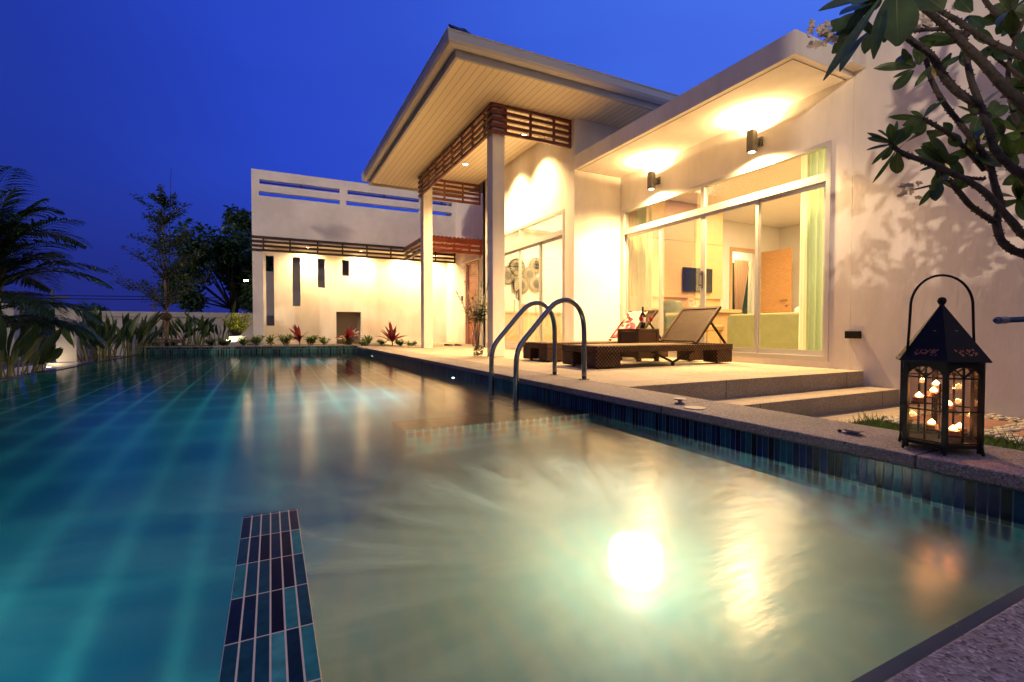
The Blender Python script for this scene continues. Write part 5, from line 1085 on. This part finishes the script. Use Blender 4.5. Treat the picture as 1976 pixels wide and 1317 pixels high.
for i in range(n + 1):
    x = -260 + 330 * i / n; h = 7 + 13 * math.exp(-((x + 128) / 16) ** 2) + 5 * math.exp(-((x + 95) / 30) ** 2) + 2 * math.sin(i * 1.7) ; mb.v += [Vector((x, 330, -6)), Vector((x, 360 + 4 * math.sin(i), h)), Vector((x, 480, -6))]
mb.f = [(3 * i + k, 3 * i + k + 1, 3 * i + k + 4, 3 * i + k + 3) for i in range(n) for k in (0, 1)]
tag(mb.build('hills', mat('hill_scrub', (0.03, 0.035, 0.04), .95)), kind='structure')
def pole(u, vt, y, label):
    p = wpos(u, vt, y); t = thing('utility_pole', label, 'pole', (p.x, y, -1)); MB().box(p.x - .1, p.x + .1, y - .1, y + .1, -1, p.z).build('mast', LAMPMETAL, t); MB().box(p.x - .1, p.x + 1.5, y - .16, y - .1, p.z - 1.0, p.z - .8).bar((p.x + .9, y - .13, p.z - 1.0), (p.x, y - .13, p.z - 1.8), .08).build('cross_arm', LAMPMETAL, t)
    return p
p1 = pole(297, 556, 70, 'utility pole with a cross arm beside the staked tree'); p2 = pole(101, 558, 72, 'utility pole seen through the palm')
mb = MB()
for dz in (0, .35):
    for A, B in ((Vector((-48, 72, p2.z - .3)), p1 + Vector((1, 0, -1.0))), (p1 + Vector((1, 0, -.9)), Vector((12, 71, p1.z - .4)))):
        mb.tube([A.lerp(B, k / 14) - Vector((0, 0, 3.2 * (k / 14) * (1 - k / 14) * .35 + dz)) for k in range(15)], .045, 4)
tag(mb.build('power_line', BLACKPL), 'sagging power lines strung between the distant utility poles', 'power line')

# ground patches: gravel, grass, paving, pebbles
def pebbles(name, pts, m, smin, smax, seed):
    r = random.Random(seed); mb = MB()
    for x, y, z in pts:
        s = r.uniform(smin, smax); n = 6; rot = r.uniform(0, 6.28); e = r.uniform(.6, 1)
        base = len(mb.v)
        for rr, zz in ((.6, -.3), (1, .1), (.65, .55)):
            for k in range(n):
                a = 6.283 * k / n; px_, py2 = rr * s * math.cos(a), rr * s * e * math.sin(a); mb.v.append(Vector((x + px_ * math.cos(rot) - py2 * math.sin(rot), y + px_ * math.sin(rot) + py2 * math.cos(rot), z + zz * s * .7)))
        mb.f += [(base + i * n + k, base + i * n + (k + 1) % n, base + (i + 1) * n + (k + 1) % n, base + (i + 1) * n + k) for i in (0, 1) for k in range(n)] + [tuple(base + 2 * n + k for k in range(n))]
    return tag(mb.build(name, m, smooth=True), kind='stuff')
r = random.Random(5)
pebbles('white_gravel', [(r.uniform(-4.4, -2.95), r.uniform(9.5, 13.5), GZ + .01) for k in range(1500)], mat('white_stone', (0.55, 0.52, 0.47), .8, vary=.3, scale=20), .025, .05, 6)
pp = [(4.47 + r.uniform(-.11, .11), r.uniform(-.6, 2.18)) for k in range(900)] + [(5.33 + r.uniform(-.15, .15), r.uniform(-.6, 2.18)) for k in range(700)] + [(r.uniform(4.5, 5.4), yy + r.uniform(-.06, .06)) for yy in (2.14, 1.52, .90, .28) for k in range(170)]
pebbles('garden_pebbles', [(x, y, GZ + .015 + r.uniform(0, .02)) for x, y in pp], mat('pale_pebble', (0.42, 0.37, 0.29), .7, vary=.4, scale=30), .020, .040, 7)
GRASS = mat('grass_blades', (0.060, 0.115, 0.022), .6, vary=.4, scale=4, translucent=.25); mb = MB()
for k in range(17000):
    x = 2.41 + 2.0 * r.random() ** 1.0; y = r.uniform(-.4, 2.17)
    if x > 4.30 + .06 * math.sin(y * 9) + r.uniform(-.06, .06): continue
    tuft = .6 + .55 * math.sin(x * 9 + y * 5) * math.sin(y * 11 - x * 3)
    h = r.uniform(.05, .12) * max(.5, tuft); d = Vector((r.uniform(-.6, .6), r.uniform(-.6, .6), 1)) * h; mb.leaf((x, y, GZ), Vector((x, y, GZ)) + d, .009, (r.uniform(-1, 1), r.uniform(-1, 1), .2), 2, prof=lambda q: 1 - q * .9)
tag(mb.build('grass', GRASS), kind='stuff')
PAVE = mat('red_paving', (0.30, 0.15, 0.10), .8, vary=.25, scale=6, bump=.3)
for i, (y0_, y1_, lab) in enumerate(((1.58, 2.08, 'red paving slab seen through the lantern, nearest the steps'), (.96, 1.46, 'red paving slab right of the lantern, middle of the row'), (.34, .84, 'red paving slab at the right edge, nearest the camera'))):
    tag(MB().prism([(4.60, y0_), (5.20, y0_ + .01), (5.19, y1_), (4.61, y1_ - .01)], GZ + .002, GZ + .035).build('paving_slab', PAVE, bevel=.006), lab, 'paving slab', 'red paving slabs in the garden')

# ================================================================== FRANGIPANI at the right
fr = thing('frangipani_tree', 'frangipani with knobbly forked branches, paddle leaves and white flowers at the right edge', 'tree', at(2140, 700, 2.4) * 1.0)
fr.location = (3.02, .45, GZ)
FB = mat('frangipani_bark', (0.065, 0.052, 0.044), .85, vary=.45, scale=22, bump=.9, bscale=60)
FLEAF = mat('frangipani_leaf', (0.042, 0.085, 0.020), .38, vary=.6, scale=9, translucent=.28)
FVEIN = FLEAF
# branch lines: photo pixel, distance from the lens, radius
Z = lambda a, b: (1520 + a / 2.533, b / 2.533)
br = {
 'a': ([(2010, 125), (1950, 100), (1905, 78), (1850, 42), (1808, 15), (1785, -30)], 2.05, 2.15, .014, .010),
 'b': ([(2010, 235), (1976, 205), (1935, 165), (1895, 120), (1860, 86), (1830, 56), (1800, 30), (1766, 3)], 2.10, 2.0, .021, .012),
 'c': ([(2030, 372), (1976, 340), (1946, 318), (1919, 288), (1907, 245), (1891, 200), (1875, 158), (1862, 95), (1862, 60)], 2.2, 2.3, .020, .012),
 'd': ([(1888, 203), (1848, 178), (1820, 146), (1796, 107), (1757, 78), (1720, 40)], 2.26, 2.2, .018, .013),
 'e': ([(2050, 520), (1976, 491), (1954, 483), (1932, 464), (1923, 428), (1930, 396), (1919, 356), (1907, 312), (1875, 268), (1848, 233), (1820, 197), (1797, 154), (1784, 112), (1760, 128)], 2.30, 2.45, .020, .010),
 'f': ([(1899, 328), (1863, 288), (1828, 257), (1780, 229)], 2.42, 2.3, .012, .009),
 'g': ([(2040, 500), (1976, 455), (1954, 430), (1919, 391), (1895, 367), (1855, 343), (1796, 316), (1741, 296), (1717, 276)], 2.2, 2.12, .018, .010),
 'h': ([(1918, 428), (1875, 399), (1844, 363), (1812, 328), (1768, 306), (1741, 299)], 2.34, 2.16, .014, .009),
 'i': ([(1870, 68), (1820, 57), (1761, 60)], 2.3, 2.3, .011, .008),
 'j': ([(2010, 130), (1966, 84), (1938, 43), (1907, 10), (1890, -20)], 2.4, 2.5, .014, .010),
 'k': ([(2020, 190), (1976, 154), (1930, 118), (1905, 95)], 2.5, 2.5, .011, .008),
 'l': ([(1976, 268), (1955, 215), (1945, 150), (1955, 90), (1975, 40)], 2.6, 2.6, .014, .009),
 'm': ([(1900, 345), (1880, 345), (1840, 335), (1815, 318)], 2.35, 2.3, .008, .006),
}
for k_, (pts, d0, d1, r0, r1) in br.items():
    n = len(pts); P = [at(u, v, d0 + (d1 - d0) * i / (n - 1)) for i, (u, v) in enumerate(pts)]; F = []; rr = []
    for i in range(n - 1):
        p0, p1, p2, p3 = P[max(i - 1, 0)], P[i], P[i + 1], P[min(i + 2, n - 1)]
        for q in range(6):
            t_ = q / 6; F.append(0.5 * ((2 * p1) + (-p0 + p2) * t_ + (2 * p0 - 5 * p1 + 4 * p2 - p3) * t_ ** 2 + (-p0 + 3 * p1 - 3 * p2 + p3) * t_ ** 3)); s_ = (i + t_) / (n - 1); rr.append((r0 * (1 - s_) + r1 * s_) * (1 + .06 * rnd.uniform(-1, 1)))
    F.append(P[-1]); rr.append(r1); mb = MB().tube(F, rr, 10)
    for q in range(int(len(F) * 2.2)):      # leaf scars: small knobs along the bark
        i = rnd.randrange(1, len(F) - 1); a = rnd.uniform(0, 6.28); t2 = (F[i + 1] - F[i - 1]).normalized(); u_ = t2.cross(Vector((0, 0, 1))).normalized(); w_ = t2.cross(u_); c = F[i] + (u_ * math.cos(a) + w_ * math.sin(a)) * rr[i]; nrm = (c - F[i]).normalized(); mb.tube([c - nrm * .003, c + nrm * .0045], [.005, .0022], 5)
    mb.build('branch', FB, fr, smooth=True)
T0 = Vector((3.02, .45, GZ))
mb = MB().tube([T0, T0 + Vector((.02, .03, .45)), T0 + Vector((.0, .05, .75))], [.085, .07, .06], 12)
J = T0 + Vector((0, .05, .75))
for (u, v, d, r_) in ((2050, 520, 2.30, .024), (2040, 500, 2.2, .020), (2030, 372, 2.2, .027), (2010, 235, 2.10, .031), (2010, 125, 2.05, .021), (2010, 130, 2.4, .016), (2020, 190, 2.5, .013), (1976, 268, 2.6, .016)):
    e = at(u, v, d); m_ = J.lerp(e, .5) + Vector((.12, -.05, -.08)); mb.tube([J * (1 - t_) ** 2 + m_ * 2 * t_ * (1 - t_) + e * t_ ** 2 for t_ in (0, .2, .4, .6, .8, 1)], [.05, .045, .04, r_ * 1.2, r_ * 1.05, r_], 9)
mb.build('trunk', FB, fr, smooth=True)
fprof = lambda q: (math.sin(math.pi * min(1, .04 + q ** 1.25 * .92)) ** .75) if q < 1 else .12
lv = MB(); rib = MB()
def fleaf(bu, bv, tu, tv, wpx, d, dt=None):
    dd = d + (rnd.uniform(-.10, .10) if dt is None else dt); b_, t_ = at(bu, bv, d), at(tu, tv, dd); view = (CAM_LOC - b_).normalized(); nrm = (view + Vector((rnd.uniform(-.5, .5), rnd.uniform(-.5, .5), rnd.uniform(-.2, .9)))).normalized(); dr = rnd.uniform(-.02, .14); wl = wpx / CAM_F * d * 1.1; lv.leaf(b_, t_, wl, nrm, 7, droop=dr, prof=fprof, fold=rnd.uniform(.08, .3)); rib.leaf(b_ + nrm * .0015, t_ + nrm * .0015, max(.0028, wl * .045), nrm, 7, droop=dr, prof=lambda q: 1 - q * .8, fold=0)
EX = [ # base, tip, width in the enlarged crop, distance
 (400, 0, 150, 55, 45, 1.9), (450, 10, 255, 75, 75, 1.95), (450, -5, 175, 395, 42, 1.85), (390, 160, 255, 352, 48, 2.1), (480, 0, 420, 290, 50, 1.88), (530, -60, 535, 228, 150, 1.86), (310, 90, 180, 130, 32, 2.1), (330, 150, 215, 262, 60, 2.15), (400, 150, 375, 265, 46, 2.15),
 (620, -40, 760, 50, 105, 1.9), (540, 20, 470, 210, 60, 1.95), (330, 110, 240, 200, 36, 2.12), (360, 120, 300, 180, 40, 2.1), (420, -20, 290, 150, 50, 1.92), (560, 30, 640, -20, 50, 2.0), (470, -10, 330, 30, 50, 1.95), (640, -30, 560, 40, 50, 2.0),
 (620, 330, 420, 335, 40, 2.25), (612, 322, 535, 285, 62, 2.25), (615, 345, 515, 440, 46, 2.25), (605, 340, 515, 380, 16, 2.25), (640, 318, 640, 225, 62, 2.3), (705, 320, 620, 425, 26, 2.3), (735, 300, 715, 380, 40, 2.3), (620, 325, 560, 240, 30, 2.3),
 (840, 205, 640, 190, 52, 2.35), (860, 225, 700, 170, 50, 2.35), (800, 260, 735, 370, 42, 2.4), (850, 270, 760, 330, 36, 2.4), (850, 250, 880, 330, 40, 2.4), (720, 200, 640, 260, 36, 2.3),
 (510, 700, 388, 650, 16, 2.1), (510, 700, 390, 677, 32, 2.1), (510, 700, 498, 605, 36, 2.1), (515, 700, 535, 590, 16, 2.1), (510, 708, 383, 735, 18, 2.1), (510, 710, 410, 806, 20, 2.1), (520, 715, 460, 785, 28, 2.12), (530, 735, 415, 895, 16, 2.1), (540, 745, 532, 850, 58, 2.12), (540, 740, 662, 655, 46, 2.12), (525, 710, 610, 610, 50, 2.1), (520, 705, 560, 630, 40, 2.08), (500, 690, 440, 640, 30, 2.12),
 (660, 578, 493, 573, 26, 2.28), (665, 575, 775, 480, 18, 2.28), (665, 575, 722, 505, 22, 2.28), (655, 585, 588, 655, 52, 2.3), (660, 580, 640, 665, 46, 2.3), (655, 580, 560, 615, 40, 2.3), (665, 575, 600, 545, 20, 2.3),
 (770, 800, 620, 735, 46, 2.25), (770, 800, 650, 715, 26, 2.25), (775, 795, 743, 728, 52, 2.25), (765, 805, 645, 836, 20, 2.25), (775, 800, 842, 770, 42, 2.25), (770, 805, 790, 880, 44, 2.25), (780, 800, 700, 900, 20, 2.25),
 (745, 888, 643, 1006, 26, 2.32), (745, 890, 724, 984, 54, 2.32), (745, 885, 882, 912, 40, 2.3), (745, 885, 830, 826, 40, 2.3), (740, 885, 690, 920, 46, 2.3), (745, 885, 730, 830, 44, 2.3),
 (975, 500, 1040, 440, 62, 2.4), (925, 560, 830, 522, 26, 2.4), (925, 565, 830, 600, 40, 2.4), (930, 560, 880, 500, 50, 2.42), (935, 570, 990, 640, 50, 2.45), (930, 575, 900, 660, 46, 2.45), (940, 560, 1000, 540, 40, 2.45), (790, 650, 680, 640, 46, 2.4), (795, 655, 760, 600, 36, 2.4), (800, 650, 830, 720, 46, 2.4),
 (1110, 640, 1010, 590, 46, 2.6), (1110, 640, 1155, 700, 66, 2.6), (1115, 640, 1090, 560, 46, 2.6), (1120, 640, 1180, 600, 46, 2.6), (1110, 645, 1060, 720, 46, 2.6), (1100, 60, 930, 112, 52, 2.45), (1090, 65, 1000, 30, 52, 2.45), (1100, 70, 1180, 40, 60, 2.5), (1100, 70, 1020, 170, 50, 2.5), (1010, 215, 900, 150, 50, 2.5), (1010, 215, 940, 300, 46, 2.5), (1010, 220, 1080, 290, 50, 2.5), (1050, 180, 1130, 130, 56, 2.5), (1140, 300, 1060, 240, 46, 2.55),
 (1140, 160, 1175, 240, 60, 2.3), (1130, -10, 1060, 60, 60, 2.3), (900, 60, 830, -10, 60, 2.3), (880, 80, 960, 140, 44, 2.35), (880, 80, 850, 150, 44, 2.35), (1150, 480, 1080, 440, 44, 2.6), (1150, 480, 1100, 540, 46, 2.6), (1150, 480, 1180, 420, 46, 2.6), (980, 700, 900, 740, 44, 2.5), (980, 700, 1040, 760, 44, 2.5), (870, 900, 830, 930, 40, 2.3)]
for bu, bv, tu, tv, wd, d in EX:
    (a_, b_), (c_, e_) = Z(bu, bv), Z(tu, tv); fleaf(a_, b_, c_, e_, wd / 2.533, d)
i_k = lambda k: k < 6
for (u, v, d) in ((1905, 232, 2.45), (1935, 262, 2.5), (1880, 300, 2.4), (1960, 300, 2.6), (1830, 300, 2.35), (1950, 20, 2.3), (1965, 385, 2.6), (1700, -25, 1.95), (1655, 25, 2.05)):
    for k in range(8):
        a = rnd.uniform(0, 6.28); L = rnd.uniform(38, 66) * 2.3 / d; fleaf(u, v, u + L * math.cos(a), v + L * math.sin(a) * .85, rnd.uniform(14, 24), d) if i_k(k) else None
for i in range(26):       # more whorls out of frame, above and to the right
    c = (rnd.uniform(1900, 2300), rnd.uniform(-320, 420)) if i % 2 else (rnd.uniform(1640, 2200), rnd.uniform(-420, -70)); d = rnd.uniform(2.1, 2.9)
    for k in range(11):
        a = rnd.uniform(0, 6.28); L = rnd.uniform(55, 100); fleaf(c[0], c[1], c[0] + L * math.cos(a), c[1] + L * math.sin(a), rnd.uniform(18, 34), d)
lv.build('leaves', FLEAF, fr, smooth=True); rib.build('leaf_midribs', mat('midrib', (0.13, 0.17, 0.06), .5, translucent=.2), fr)
pet = MB()
def flower(c, s, r):
    nrm = Vector((r.uniform(-1, .3), r.uniform(-1, .2), r.uniform(-.3, 1))).normalized(); u_ = nrm.cross(Vector((0, 0, 1))).normalized(); w_ = nrm.cross(u_)
    for k in range(5):
        a = 6.283 * k / 5; dd = u_ * math.cos(a) + w_ * math.sin(a) + nrm * .45; pet.leaf(c, c + dd.normalized() * s, s * .75, nrm, 3, droop=.1, fold=.2)
fr_ = random.Random(9); PETAL = mat('petals', (0.60, 0.53, 0.40), .6, translucent=.3)
for (u, v, d, nn, sx, sy) in ((1577, 68, 2.05, 22, 22, 22), (1600, 72, 2.08, 10, 16, 12), (1757, 368, 2.3, 16, 20, 13), (1778, 45, 2.35, 14, 18, 14), (1855, 15, 2.4, 8, 12, 12)):
    pet = MB()
    for k in range(nn):
        c = at(u + fr_.uniform(-1, 1) * sx, v + fr_.uniform(-1, 1) * sy, d + fr_.uniform(-.04, .04)); flower(c, .021, fr_)
    pet.build('flower_cluster', PETAL, fr, smooth=True)
st = MB()
for a, b in (((1660, 62, 2.1), (1590, 70, 2.07)), ((1810, 355, 2.3), (1765, 366, 2.3)), ((1800, 60, 2.3), (1780, 48, 2.35))): st.tube([at(*a), at(*b)], [.006, .004], 6)
st.build('flower_stalk', LEAF[1], fr)
